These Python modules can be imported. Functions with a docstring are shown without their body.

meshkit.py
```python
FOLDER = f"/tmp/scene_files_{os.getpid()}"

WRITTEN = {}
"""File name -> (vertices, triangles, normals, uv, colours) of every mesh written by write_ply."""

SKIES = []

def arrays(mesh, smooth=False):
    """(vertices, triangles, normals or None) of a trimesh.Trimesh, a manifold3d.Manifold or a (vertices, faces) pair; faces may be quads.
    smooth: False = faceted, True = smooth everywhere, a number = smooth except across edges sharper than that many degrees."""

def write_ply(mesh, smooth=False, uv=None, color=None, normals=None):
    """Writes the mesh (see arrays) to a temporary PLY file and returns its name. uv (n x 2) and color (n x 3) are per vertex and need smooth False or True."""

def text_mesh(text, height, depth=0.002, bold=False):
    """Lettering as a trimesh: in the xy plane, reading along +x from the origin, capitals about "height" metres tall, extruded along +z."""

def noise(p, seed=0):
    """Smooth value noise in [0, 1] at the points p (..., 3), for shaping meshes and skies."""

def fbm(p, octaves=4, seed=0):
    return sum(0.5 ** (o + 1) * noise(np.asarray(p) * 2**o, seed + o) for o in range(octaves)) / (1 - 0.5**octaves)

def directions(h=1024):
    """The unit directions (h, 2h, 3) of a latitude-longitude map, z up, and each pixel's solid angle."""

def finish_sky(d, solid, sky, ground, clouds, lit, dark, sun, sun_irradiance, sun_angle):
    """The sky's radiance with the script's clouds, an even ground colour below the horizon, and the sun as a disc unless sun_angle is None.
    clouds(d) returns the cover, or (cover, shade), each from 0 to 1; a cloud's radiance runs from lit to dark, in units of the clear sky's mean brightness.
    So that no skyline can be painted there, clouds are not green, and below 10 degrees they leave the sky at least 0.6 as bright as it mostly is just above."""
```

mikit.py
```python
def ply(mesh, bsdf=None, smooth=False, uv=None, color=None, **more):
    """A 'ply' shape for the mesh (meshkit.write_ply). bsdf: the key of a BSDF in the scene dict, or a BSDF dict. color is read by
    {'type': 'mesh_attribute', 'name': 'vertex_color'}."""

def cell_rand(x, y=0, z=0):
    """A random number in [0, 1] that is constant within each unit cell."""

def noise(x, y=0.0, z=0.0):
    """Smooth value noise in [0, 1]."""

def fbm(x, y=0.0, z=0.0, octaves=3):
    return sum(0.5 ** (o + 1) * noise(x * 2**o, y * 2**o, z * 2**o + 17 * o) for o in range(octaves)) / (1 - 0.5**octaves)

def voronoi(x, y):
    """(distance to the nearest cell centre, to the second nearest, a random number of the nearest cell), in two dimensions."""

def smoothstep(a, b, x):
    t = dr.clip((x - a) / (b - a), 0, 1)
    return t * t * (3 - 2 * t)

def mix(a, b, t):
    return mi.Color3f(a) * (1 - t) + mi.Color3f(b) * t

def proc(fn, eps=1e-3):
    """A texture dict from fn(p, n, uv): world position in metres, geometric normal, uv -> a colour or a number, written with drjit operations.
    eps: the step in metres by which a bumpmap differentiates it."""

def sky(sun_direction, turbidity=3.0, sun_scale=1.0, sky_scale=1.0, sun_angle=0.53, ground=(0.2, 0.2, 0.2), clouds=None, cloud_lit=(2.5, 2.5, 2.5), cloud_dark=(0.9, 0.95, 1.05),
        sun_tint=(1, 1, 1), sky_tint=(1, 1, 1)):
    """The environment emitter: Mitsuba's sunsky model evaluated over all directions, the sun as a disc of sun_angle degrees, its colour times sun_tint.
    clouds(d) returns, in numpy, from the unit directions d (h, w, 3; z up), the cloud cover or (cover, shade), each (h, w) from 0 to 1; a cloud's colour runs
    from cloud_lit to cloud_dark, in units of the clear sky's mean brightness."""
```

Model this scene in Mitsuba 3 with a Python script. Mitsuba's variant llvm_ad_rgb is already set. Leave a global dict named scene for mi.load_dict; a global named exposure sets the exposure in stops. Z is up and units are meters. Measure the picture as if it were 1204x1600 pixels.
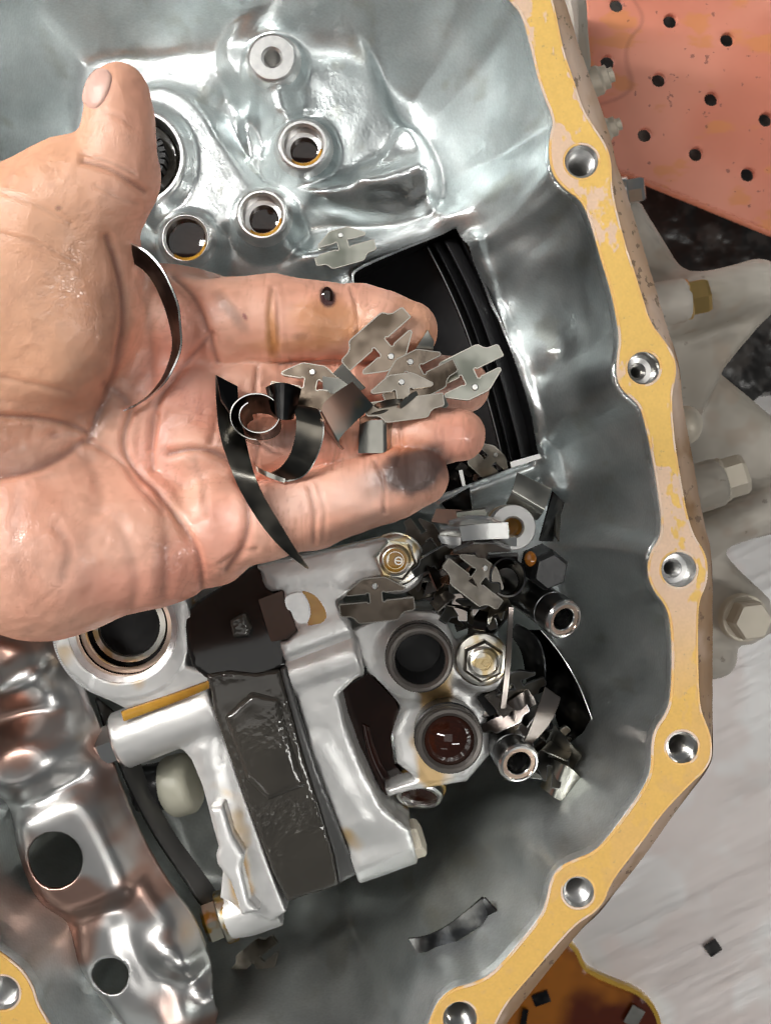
import math, random
import numpy as np, trimesh, shapely, drjit as dr, mitsuba as mi, mikit, meshkit
from shapely.geometry import Polygon, Point, LineString
from scipy.spatial import cKDTree
from scipy.ndimage import gaussian_filter, map_coordinates
from mikit import noise, fbm, smoothstep, mix, proc
T = mi.ScalarTransform4f
scene, labels = {}, {}
# ---------------------------------------------------------------- camera, light, exposure
D = 0.36                       # camera height above the gasket face (z = 0); 0.2 mm per photo pixel there
SC = 0.0002
FOV = 2 * math.degrees(math.atan(800 * SC / D))
scene['camera'] = {'type': 'thinlens', 'fov': FOV, 'fov_axis': 'y', 'near_clip': 0.01, 'far_clip': 20.0,
                   'aperture_radius': 0.0006, 'focus_distance': 0.335,
                   'to_world': T().look_at(origin=[0, 0, D], target=[0, 0, 0], up=[0, 1, 0])}
exposure = 0.75
scene['ambient'] = {'type': 'constant', 'radiance': {'type': 'rgb', 'value': [0.055, 0.058, 0.06]}}
def lamp(key, label, x, y, z, sx, sy, power, tgt=(0, 0, 0), col=(1, 0.98, 0.94)):
    """a fitting out of view: emissive diffuser in a white housing, aimed at tgt"""
    o = np.array([x, y, z], float); d = np.array(tgt, float) - o; d /= np.linalg.norm(d)
    up = [0, 1, 0] if abs(d[1]) < 0.9 else [1, 0, 0]
    M = T().look_at(origin=list(o), target=list(o + d), up=up)
    scene[key + '__diffuser'] = {'type': 'rectangle', 'to_world': M @ T().scale([sx, sy, 1]),
        'emitter': {'type': 'area', 'radiance': {'type': 'rgb', 'value': [power * c for c in col]}}}
    scene[key + '__housing'] = {'type': 'cube', 'to_world': M @ T().translate([0, 0, -0.035]) @ T().scale([sx * 1.05, sy * 1.05 + .01, 0.03]),
        'bsdf': {'type': 'diffuse', 'reflectance': {'type': 'rgb', 'value': [.7, .7, .7]}}}
    labels[key] = {'label': label, 'category': 'lamp'}
lamp('unseen_lamp', 'wide white light panel added out of view high over the opened case', -0.15, 0.25, 1.7, 0.55, 0.5, 0.62)  # soft top panel, added for flat metal to reflect
lamp('unseen_lamp_001', 'long tube lamp hanging on the thumb side of the hand', -0.95, 0.45, 0.95, 0.60, 0.05, 38.0)
lamp('unseen_lamp_002', 'long tube lamp added out of view for glare on the pale floor sheet', 0.72, -0.48, 1.3, 0.45, 0.06, 11.0)  # added and aimed to brighten the floor with glare
lamp('unseen_lamp_003', 'short tube lamp added out of view on the little finger side of the hand', -0.5, -1.0, 1.1, 0.35, 0.05, 1.5)  # weak extra tube, added for reflections in the metal

# ---------------------------------------------------------------- helpers
def P(px, py, z=0.0):
    k = SC * (D - z) / D
    return np.array([(px - 602) * k, (800 - py) * k, z])
def PX(px, z=0.0): return px * SC * (D - z) / D           # a length of px photo pixels at height z
def pts2(l, z): return np.array([P(a, b, z)[:2] for a, b in l])
def lab(key, label=None, cat=None, group=None, kind=None):
    d = {}
    if label: d['label'] = label
    if cat: d['category'] = cat
    if group: d['group'] = group
    if kind: d['kind'] = kind
    labels[key] = d
    return key
_used = {}
def num(key):
    n = _used.get(key, -1) + 1; _used[key] = n
    return key if n == 0 else f'{key}_{n:03d}'
def add(key, mesh, mat, smooth=35, color=None, n=True):
    if n: key = num(key)
    scene[key] = mikit.ply(mesh, mat, smooth=True if color is not None else smooth, color=color)
    return key
def cat(*ms): return trimesh.util.concatenate([m for m in ms if m is not None])
def TM(v, f): return trimesh.Trimesh(np.asarray(v, float), np.asarray(f, int), process=False)
def smooth_poly(p, n=2, closed=True):
    p = np.asarray(p, float)
    for _ in range(n):
        q = np.roll(p, -1, 0) if closed else p[1:]
        a = p if closed else p[:-1]
        r = np.empty((2 * len(a), p.shape[1])); r[0::2] = .75 * a + .25 * q; r[1::2] = .25 * a + .75 * q
        p = r if closed else np.vstack([p[:1], r, p[-1:]])
    return p
def dense(p, step=0.0002, closed=True):
    p = np.asarray(p, float)
    if closed: p = np.vstack([p, p[:1]])
    out = []
    for a, b in zip(p[:-1], p[1:]):
        k = max(1, int(np.linalg.norm(b - a) / step)); t = np.arange(k)[:, None] / k
        out.append(a + (b - a) * t)
    out.append(p[-1:]); return np.vstack(out)
def sd2(poly, X, Y, step=0.0003):
    """signed distance to a closed polygon in the plane, negative inside"""
    q = np.stack([X.ravel(), Y.ravel()], 1)
    d, _ = cKDTree(dense(poly, step)).query(q, workers=1)
    ins = shapely.contains_xy(Polygon(poly).buffer(0), q[:, 0], q[:, 1])
    return np.where(ins, -d, d).reshape(X.shape)
def dline(line, X, Y):
    q = np.stack([X.ravel(), Y.ravel()], 1)
    d, _ = cKDTree(dense(line, 0.0003, False)).query(q, workers=1)
    return d.reshape(X.shape)
def ss(a, b, x):
    t = np.clip((x - a) / (b - a), 0, 1); return t * t * (3 - 2 * t)
def smin(a, b, k):
    h = np.clip(0.5 + 0.5 * (b - a) / k, 0, 1); return b * (1 - h) + a * h - k * h * (1 - h)
def smax(a, b, k): return -smin(-a, -b, k)
def nets(f, lo, hi, h, newton=1):
    """mesh the zero set of f(p) (negative inside) by surface nets"""
    lo, hi = np.asarray(lo, float), np.asarray(hi, float)
    n = np.ceil((hi - lo) / h).astype(int) + 1
    ax = [lo[i] + h * np.arange(n[i]) for i in range(3)]
    G = np.stack(np.meshgrid(*ax, indexing='ij'), -1).astype(np.float32)
    F = f(G.reshape(-1, 3)).reshape(n).astype(np.float32)
    F = np.where(F == 0, 1e-9, F); S = F < 0
    c = [S[i:n[0]-1+i, j:n[1]-1+j, k:n[2]-1+k] for i, j, k in np.ndindex(2, 2, 2)]
    cnt = sum(x.astype(np.int8) for x in c); act = (cnt > 0) & (cnt < 8)
    idx = -np.ones(act.shape, int); idx[act] = np.arange(act.sum())
    I = np.argwhere(act); acc = np.zeros((len(I), 3)); w = np.zeros(len(I))
    corner = list(np.ndindex(2, 2, 2))
    for a in corner:
        for axis in range(3):
            if a[axis]: continue
            b = list(a); b[axis] = 1
            fa = F[tuple((I + a).T)]; fb = F[tuple((I + b).T)]
            m = (fa < 0) != (fb < 0); t = np.where(m, fa / np.where(m, fa - fb, 1), 0)
            pos = np.array(a, float)[None] + np.eye(3)[axis][None] * t[:, None]
            acc[m] += pos[m]; w[m] += 1
    V = lo + h * (I + acc / w[:, None])
    faces = []
    for axis in range(3):
        u, v = (axis + 1) % 3, (axis + 2) % 3
        s0 = [slice(None)] * 3; s1 = [slice(None)] * 3
        s0[axis] = slice(0, -1); s1[axis] = slice(1, None)
        A, B = S[tuple(s0)], S[tuple(s1)]
        E = np.argwhere(A != B)
        ok = (E[:, u] > 0) & (E[:, v] > 0) & (E[:, u] < n[u] - 1) & (E[:, v] < n[v] - 1)
        E = E[ok]
        inside = A[tuple(E.T)]
        def cell(du, dv):
            q = E.copy(); q[:, u] -= du; q[:, v] -= dv
            return idx[tuple(q.T)]
        Q = np.stack([cell(1, 1), cell(0, 1), cell(0, 0), cell(1, 0)], 1)
        Q[~inside] = Q[~inside][:, ::-1]
        faces.append(Q)
    Q = np.vstack(faces); Fc = np.vstack([Q[:, [0, 1, 2]], Q[:, [0, 2, 3]]])
    for _ in range(newton):
        e = h * .25; p = V.astype(np.float32); f0 = f(p)
        g = np.stack([f((p + e * np.eye(3, dtype=np.float32)[i]).astype(np.float32)) - f0 for i in range(3)], 1) / e
        st = (f0 / np.maximum((g ** 2).sum(1), .1))[:, None] * g
        st *= np.minimum(1, h * .8 / np.maximum(np.linalg.norm(st, axis=1), 1e-9))[:, None]
        V = V - st
    return TM(V, Fc)
def lathe(prof, seg=48, c=(0, 0, 0), axis=(0, 0, 1)):
    """revolve (r, z) points, closed when first == last"""
    prof = np.asarray(prof, float); a = np.arange(seg) * 2 * np.pi / seg
    V = np.stack([np.outer(prof[:, 0], np.cos(a)), np.outer(prof[:, 0], np.sin(a)), np.repeat(prof[:, 1:2], seg, 1)], -1).reshape(-1, 3)
    i, j = np.meshgrid(np.arange(len(prof) - 1), np.arange(seg), indexing='ij'); j2 = (j + 1) % seg
    q = np.stack([i * seg + j, i * seg + j2, (i + 1) * seg + j2, (i + 1) * seg + j], -1).reshape(-1, 4)
    F = np.vstack([q[:, [0, 1, 2]], q[:, [0, 2, 3]]])
    ar = trimesh.Trimesh(V, F, process=False); m = ar.triangles_cross; ok = np.linalg.norm(m, axis=1) > 1e-16
    z = np.asarray(axis, float); z /= np.linalg.norm(z)
    x = np.cross([0, 1, 0] if abs(z[1]) < .9 else [1, 0, 0], z); x /= np.linalg.norm(x); y = np.cross(z, x)
    return TM(V @ np.stack([x, y, z]) + np.asarray(c), F[ok])
def disc(r, z, seg=48): return [(1e-6, z), (r, z)]
def hexhead(r, h, c, axis, rot=0.0, cham=0.12):
    """hexagon prism with chamfered crown; r = corner radius"""
    a = np.arange(6) * np.pi / 3 + rot; rings = [(r, 0), (r, h * .82), (r * (1 - cham), h)]
    V = [np.stack([q * np.cos(a), q * np.sin(a), np.full(6, zz)], 1) for q, zz in rings] + [np.array([[0, 0, h]])]
    V = np.vstack(V); F = []
    for k in range(2):
        for j in range(6):
            F += [[k*6+j, k*6+(j+1) % 6, (k+1)*6+(j+1) % 6], [k*6+j, (k+1)*6+(j+1) % 6, (k+1)*6+j]]
    F += [[12+j, 12+(j+1) % 6, 18] for j in range(6)]
    z = np.asarray(axis, float); z /= np.linalg.norm(z)
    x = np.cross([0, 1, 0] if abs(z[1]) < .9 else [1, 0, 0], z); x /= np.linalg.norm(x)
    return TM(V @ np.stack([x, np.cross(z, x), z]) + np.asarray(c), F)
def prism(poly, z0, z1):
    m = []
    p = poly if hasattr(poly, 'geom_type') else Polygon(poly).buffer(0)
    for g in getattr(p, 'geoms', [p]):
        e = trimesh.creation.extrude_polygon(g, z1 - z0, engine='earcut'); e.apply_translation([0, 0, z0]); m.append(e)
    return cat(*m)
def bevel_slab(poly, z0, z1, b, steps=3):
    """a prism with a rounded upper edge (poly: shapely polygon, any holes)"""
    p = poly if hasattr(poly, 'geom_type') else Polygon(poly).buffer(0)
    def rp(q): return p.buffer(-q, join_style=1)
    out = []
    layers = [(b * (1 - math.cos(t)), z1 - b + b * math.sin(t)) for t in np.linspace(0, math.pi / 2, steps + 1)]
    prev = z0
    for (o, z) in layers:
        if z > prev + 1e-6: out.append(prism(rp(o), prev, z)); prev = z
    return cat(*out)
def rbox(p, c, half, R, r):
    q = (p - np.asarray(c, np.float32)) @ np.asarray(R, np.float32).T
    q = np.abs(q) - (np.asarray(half, np.float32) - r)
    return np.linalg.norm(np.maximum(q, 0), axis=1) + np.minimum(q.max(1), 0) - r
def rcone(p, a, b, ra, rb):
    a, b = np.asarray(a, np.float32), np.asarray(b, np.float32); ab = b - a; L = np.dot(ab, ab)
    t = np.clip(((p - a) @ ab) / L, 0, 1)
    return np.linalg.norm(p - a - t[:, None] * ab, axis=1) - (ra + (rb - ra) * t)
def cyl(p, a, b, r, rr=0.0008):
    a, b = np.asarray(a, np.float32), np.asarray(b, np.float32); ab = b - a; L = np.linalg.norm(ab); ab = ab / L
    t = (p - a) @ ab; rad = np.linalg.norm(p - a - t[:, None] * ab, axis=1)
    q = np.stack([rad - r + rr, np.abs(t - L / 2) - L / 2 + rr], 1)
    return np.linalg.norm(np.maximum(q, 0), axis=1) + np.minimum(q.max(1), 0) - rr
def ell(p, c, r, R=None):
    q = p - np.asarray(c, np.float32)
    if R is not None: q = q @ np.asarray(R, np.float32).T
    r = np.asarray(r, np.float32)
    k0 = np.linalg.norm(q / r, axis=1); k1 = np.linalg.norm(q / r ** 2, axis=1)
    return k0 * (k0 - 1) / np.maximum(k1, 1e-9)
def rprism(p, poly, z0, z1, r):
    d = sd2(poly, p[:, 0], p[:, 1]) + r; e = np.abs(p[:, 2] - (z0 + z1) / 2) - (z1 - z0) / 2 + r
    return np.hypot(np.maximum(d, 0), np.maximum(e, 0)) + np.minimum(np.maximum(d, e), 0) - r
def rot2(deg): a = math.radians(deg); return np.array([[math.cos(a), -math.sin(a)], [math.sin(a), math.cos(a)]])
def ribbon(A, B, t=0.00035, n=40):
    """a thin sheet between two edge curves, each a list of (px, py, z)"""
    A = np.array([P(*a) for a in A]); B = np.array([P(*b) for b in B])
    def cr(p):
        p = np.asarray(p); m = len(p)
        if m == 2: return p[0] + (p[1] - p[0]) * np.linspace(0, 1, n)[:, None]
        from scipy.interpolate import CubicSpline, PchipInterpolator
        s = np.r_[0, np.cumsum(np.linalg.norm(np.diff(p, axis=0), axis=1))]; s /= s[-1]
        return PchipInterpolator(s, p)(np.linspace(0, 1, n))
    A, B = cr(A), cr(B)
    tang = np.gradient((A + B) / 2, axis=0); nn = np.cross(tang, B - A); nn /= np.linalg.norm(nn, axis=1, keepdims=True) + 1e-12
    V = np.concatenate([A + nn * t/2, B + nn * t/2, B - nn * t/2, A - nn * t/2]); F = []
    for i in range(n - 1):
        for k in range(4):
            a, b = k * n + i, ((k + 1) % 4) * n + i
            F += [[a, a + 1, b + 1], [a, b + 1, b]]
    for i in (0, n - 1): F += [[i, n + i, 2*n + i], [i, 2*n + i, 3*n + i]]
    return TM(V, F)
# ---------------------------------------------------------------- materials
def rgb(*c): return {'type': 'rgb', 'value': list(c)}
def mat(key, base, rough=.4, metal=0.0, spec=.5, bump=None, bscale=1.0, **kw):
    b = {'type': 'principled', 'base_color': base if isinstance(base, dict) else rgb(*base), 'roughness': rough, 'metallic': metal, **kw}
    if metal < 1: b['specular'] = spec
    if bump is not None: b = {'type': 'bumpmap', 'arbitrary': bump, 'scale': bscale, 'bsdf': b}
    scene[key] = {'type': 'twosided', 'bsdf': b}
    return key
def cast_col(p, n, uv):
    a = fbm(p.x * 34 + 2 * fbm(p.x * 25, p.y * 25, 3, 2), p.y * 34, p.z * 18, 4); b = fbm(p.x * 120 + 3, p.y * 120, p.z * 30, 3); g = fbm(p.x * 1400, p.y * 1400, p.z * 1400, 2)
    c = mix((.50, .54, .55), (.84, .87, .88), smoothstep(.3, .68, a))
    c = mix(c, (.34, .33, .25), .35 * smoothstep(.58, .8, b))
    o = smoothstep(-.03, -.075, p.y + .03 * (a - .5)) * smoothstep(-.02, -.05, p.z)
    c = mix(c, mix((.16, .165, .145), (.30, .27, .22), b), .42 * o)  # oil film and painted shade together darken the low deep end
    return c * mi.Color3f(.96, .975, .965) * (.9 + .2 * g)
def cast_rough(p, n, uv): return .24 + .26 * smoothstep(.25, .7, fbm(p.x * 45 + 9, p.y * 45, p.z * 25, 3))
def cast_bump(p, n, uv): return .0004 * fbm(p.x * 75, p.y * 75, p.z * 75, 2) + .00011 * fbm(p.x * 1100, p.y * 1100, p.z * 1100, 2)
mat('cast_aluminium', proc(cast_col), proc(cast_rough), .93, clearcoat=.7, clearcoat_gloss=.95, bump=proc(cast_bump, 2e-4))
def mach_col(p, n, uv): return mix((.66, .66, .66), (.85, .84, .82), fbm(p.x * 700, p.y * 700, p.z * 700, 3))
mat('machined_aluminium', proc(mach_col), .34, 1.0)
def face_col(p, n, uv):
    a = fbm(p.x * 60 + 5, p.y * 45, p.z * 20, 4); b = fbm(p.x * 420, p.y * 300, 0, 3); big = fbm(p.x * 16 + 2, p.y * 16 + 8, 0, 2)
    t = smoothstep(.485, .525, .55 * a + .25 * b + .2 * big + .08 * smoothstep(-.06, -.14, p.y) * 1.0)
    low = smoothstep(-.02, -.07, p.y)
    c = mix(mix((.70, .50, .39), (.68, .43, .14), low * .85), (.73, .47, .13), .15 + .85 * t)
    c = mix(c, (.62, .36, .08), low * .55)
    c = c * (.95 + .1 * fbm(p.x * 1600, p.y * 1600, 0, 2))
    s = fbm(p.x * 900 + 2, p.y * 900, 0, 3)
    return mix(c, (.3, .24, .18), .35 * smoothstep(.78, .88, s))
mat('gasket', proc(face_col), .5, 0.0, .4, bump=proc(lambda p, n, uv: .00025 * fbm(p.x * 700, p.y * 700, p.z * 700, 3), 2e-4))
def side_col(p, n, uv):
    a = fbm(p.x * 50 + 1, p.y * 50, p.z * 80, 4); b = fbm(p.x * 500, p.y * 500, p.z * 500, 3)
    oil = smoothstep(.0, -.02, p.y - .035 + .02 * (a - .5)) * (1 - smoothstep(-.01, .0, -.006 - p.y) * .45)
    c = mix((.70, .52, .40), (.60, .40, .26), smoothstep(.4, .6, a))
    c = mix(c, (.24, .12, .035), oil * (.55 + .45 * smoothstep(.4, .55, a)))
    return mix(c, (.12, .08, .05), .6 * smoothstep(.64, .75, b))
mat('bare_edge', proc(lambda p, n, uv: mix((.70, .54, .42), (.74, .46, .16), smoothstep(.42, .55, fbm(p.x * 140, p.y * 140, 0, 3)))), .5, .1, .5)
mat('flange_side', proc(side_col), .4, 0.0, .5)
def out_col(p, n, uv):
    a = fbm(p.x * 40, p.y * 40, p.z * 40, 4); b = fbm(p.x * 260 + 4, p.y * 260, p.z * 260, 3); s = fbm(p.x * 130 + 14, p.y * 130, p.z * 130, 2)
    c = mix((.36, .33, .28), (.54, .50, .44), smoothstep(.3, .7, a))
    c = mix(c, (.36, .27, .2), .4 * smoothstep(.55, .8, s))
    return mix(c, (.18, .14, .11), .5 * smoothstep(.78, .86, b))
mat('outer_cast', proc(out_col), .55, 0.12, .4, bump=proc(lambda p, n, uv: .0004 * fbm(p.x * 500, p.y * 500, p.z * 500, 3), 2e-4))
def pump_col(p, n, uv):
    a = fbm(p.x * 45 + 7, p.y * 45, p.z * 45, 4); o = fbm(p.x * 60 + 31, p.y * 60, p.z * 60, 3)
    pit = smoothstep(.80, .86, fbm(p.x * 520 + 3, p.y * 520, p.z * 520, 2))
    c = mix((.52, .52, .51), (.76, .755, .74), smoothstep(.3, .7, a))
    return mix(c, (.50, .30, .07), .8 * smoothstep(.60, .72, o))
def wet_bump(p, n, uv): return .0007 * fbm(p.x * 260, p.y * 260, p.z * 260, 3)
mat('pump_cast', proc(pump_col), .38, .6, .5, bump=proc(lambda p, n, uv: .00016 * fbm(p.x * 420, p.y * 420, p.z * 420, 3), 2e-4), clearcoat=.6, clearcoat_gloss=.9)
mat('black_plate', proc(lambda p, n, uv: mix((.035, .032, .028), (.055, .05, .042), fbm(p.x * 90, p.y * 90, p.z * 90, 4))), .12, .1, .6,
    bump=proc(lambda p, n, uv: .00045 * fbm(p.x * 700, p.y * 700, p.z * 700, 2) * smoothstep(.35, .6, fbm(p.x * 80 + 4, p.y * 80, p.z * 80, 2)) + .0003 * fbm(p.x * 150, p.y * 150, p.z * 150, 2), 2e-4))
mat('dark_plate', (.085, .085, .083), .3, .5, .5)
mat('black_steel', (.03, .03, .031), .22, .4, .6)
mat('pulley_black', (.012, .012, .013), .38, 0.0, .5)
mat('black_gloss', (.010, .0095, .009), .13, 0.0, .5)
mat('oil_brown', (.05, .016, .004), .25, 0.0, .4)
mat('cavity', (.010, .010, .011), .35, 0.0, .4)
mat('black_rubber', (.014, .014, .015), .3, 0.0, .5)
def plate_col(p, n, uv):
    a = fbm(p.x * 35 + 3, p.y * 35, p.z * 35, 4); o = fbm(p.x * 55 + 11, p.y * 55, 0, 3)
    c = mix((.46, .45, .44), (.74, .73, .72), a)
    return mix(c, (.36, .16, .10), .75 * smoothstep(.40, .62, o))  # brown red tint painted in for reddish reflections on the baffle
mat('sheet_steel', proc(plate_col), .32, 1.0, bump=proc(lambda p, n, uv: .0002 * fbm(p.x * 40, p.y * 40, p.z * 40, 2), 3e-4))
def elem_col(p, n, uv):
    a = fbm(p.x * 120 + 5, p.y * 120, p.z * 120, 3)
    b = fbm(p.x * 500, p.y * 500, p.z * 500, 2)
    return mix(mix((.17, .14, .11), (.34, .30, .25), smoothstep(.25, .45, a)), (.50, .45, .39), smoothstep(.45, .7, a)) * (.8 + .4 * b)
mat('element_steel', proc(elem_col), .24, 1.0, bump=proc(lambda p, n, uv: .00010 * fbm(p.x * 200 + 3, p.y * 200, p.z * 200, 2), 2e-4))
def elem_bump(p, n, uv): return .00010 * fbm(p.x * 220, p.y * 220, p.z * 220, 2) + .00002 * fbm(p.x * 1500, p.y * 1500, p.z * 1500, 2)
mat('element_bronze', proc(lambda p, n, uv: mix((.13, .10, .075), (.36, .29, .23), smoothstep(.3, .65, fbm(p.x * 150 + 2, p.y * 150, p.z * 150, 3)))), .22, 1.0, bump=proc(elem_bump, 2e-4))
mat('element_green', proc(lambda p, n, uv: mix((.15, .16, .135), (.38, .385, .34), smoothstep(.3, .65, fbm(p.x * 130 + 12, p.y * 130, p.z * 130, 3)))), .22, 1.0, bump=proc(elem_bump, 2e-4))
mat('element_pale', (.80, .80, .78), .28, 1.0)
mat('element_dark', proc(lambda p, n, uv: mix((.16, .14, .13), (.38, .33, .30), fbm(p.x * 90, p.y * 90 + 8, p.z * 90, 3))), .2, 1.0)
def band_col(p, n, uv):
    a = fbm(p.x * 110 + 2, p.y * 110, p.z * 110, 3)
    return mix((.07, .068, .062), (.32, .29, .24), smoothstep(.35, .72, a))
mat('band_dark', proc(band_col), .22, 1.0)
mat('band_black', proc(lambda p, n, uv: mix((.03, .03, .032), (.12, .115, .11), smoothstep(.4, .75, fbm(p.x * 150 + 20, p.y * 150, p.z * 150, 3)))), .17, 1.0)
mat('band_tempered', proc(lambda p, n, uv: mix(mix((.15, .17, .16), (.42, .26, .20), smoothstep(.35, .6, fbm(p.x * 90 + 1, p.y * 90, p.z * 60, 2))), (.5, .30, .1), smoothstep(.52, .68, fbm(p.x * 140 + 9, p.y * 140, 0, 2)))), .22, 1.0)
mat('band_grey', proc(lambda p, n, uv: mix((.22, .22, .20), (.60, .58, .52), fbm(p.x * 160 + 6, p.y * 160, p.z * 160, 3))), .2, 1.0)
mat('steel', (.72, .71, .69), .2, 1.0)
mat('steel_copper', (.78, .58, .46), .22, 1.0)
mat('dark_steel', (.30, .30, .30), .25, 1.0)
def zinc_col(p, n, uv): return mix((.70, .66, .55), (.60, .36, .08), smoothstep(.45, .62, fbm(p.x * 190 + 1, p.y * 190, p.z * 190, 3)))
mat('zinc_bolt', proc(zinc_col), .25, 1.0)
mat('zinc_pale', proc(lambda p, n, uv: mix((.74, .71, .64), (.62, .48, .26), smoothstep(.5, .7, fbm(p.x * 260, p.y * 260, p.z * 260, 2)))), .24, 1.0)
mat('gold_bolt', (.62, .42, .16), .3, .9)
mat('dull_bolt', (.55, .50, .41), .5, .3)
mat('oil', (.012, .004, .002), .04, 0.0, .6)
mat('oil_red', (.020, .0045, .002), .04, 0.0, .6)
def amber_col(p, n, uv): return mix((.38, .15, .012), (.58, .34, .06), fbm(p.x * 200, p.y * 200, p.z * 200, 3))
mat('amber_oil', proc(amber_col), .08, 0.0, .6)
def pink_col(p, n, uv):
    a = fbm(p.x * 18, p.y * 18, 0, 4); b = fbm(p.x * 60 + 3, p.y * 110, 0, 4); s = fbm(p.x * 330 + 7, p.y * 330, 0, 3)
    c = mix((.60, .205, .135), (.71, .29, .205), smoothstep(.3, .7, a))
    c = mix(c, (.62, .24, .07), .6 * smoothstep(.60, .72, b))
    sc = smoothstep(.012, .0, dr.abs(fbm(p.x * 14 + 5, p.y * 22, 0, 2) - .5))
    c = mix(c, (.3, .10, .07), .35 * sc)
    return mix(c, (.16, .06, .05), .6 * smoothstep(.80, .86, s))
mat('pink_paint', proc(pink_col), .42, 0.0, .5)
mat('orange_edge', (.58, .19, .11), .4, 0.0, .5)
def floor_col(p, n, uv):
    a = fbm(p.x * 9, p.y * 9, 0, 4); r = p.x * .45 - p.y * .9; q = p.x * .9 + p.y * .45
    st = fbm(q * 9 + 3, r * 75, 0, 4); b = fbm(p.x * 30 + 40, p.y * 30, 0, 3)
    c = mix((.68, .65, .63), (.86, .85, .84), smoothstep(.3, .7, a))
    c = mix(c, (.95, .94, .93), .95 * smoothstep(.50, .66, st))
    c = mix(c, (.72, .60, .56), .5 * smoothstep(.45, .64, b))
    return c
mat('floor_sheet', proc(floor_col), .42, 0.1, .5, bump=proc(lambda p, n, uv: .0006 * fbm((p.x * .9 + p.y * .45) * 20, (p.x * .45 - p.y * .9) * 220, 0, 3), 3e-4))
def mat_col(p, n, uv): return mix((.012, .011, .010), (.06, .055, .05), smoothstep(.5, .75, fbm(p.x * 80, p.y * 80, 0, 4)))
mat('black_mat', proc(mat_col), .35, 0.0, .5, bump=proc(lambda p, n, uv: .003 * fbm(p.x * 90, p.y * 90, 0, 3), 5e-4))
def spill_col(p, n, uv):
    a = fbm(p.x * 30 + 3, p.y * 30, 0, 4)
    return mix((.10, .018, .006), (.38, .13, .015), smoothstep(.35, .62, a))
mat('spill', proc(spill_col), .12, 0.0, .6)
mat('spill_rim', (.58, .36, .06), .12, 0.0, .6)
def skin_rough(p, n, uv): return .19 + .3 * smoothstep(.3, .65, fbm(p.x * 90, p.y * 90, p.z * 90, 3))
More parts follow.
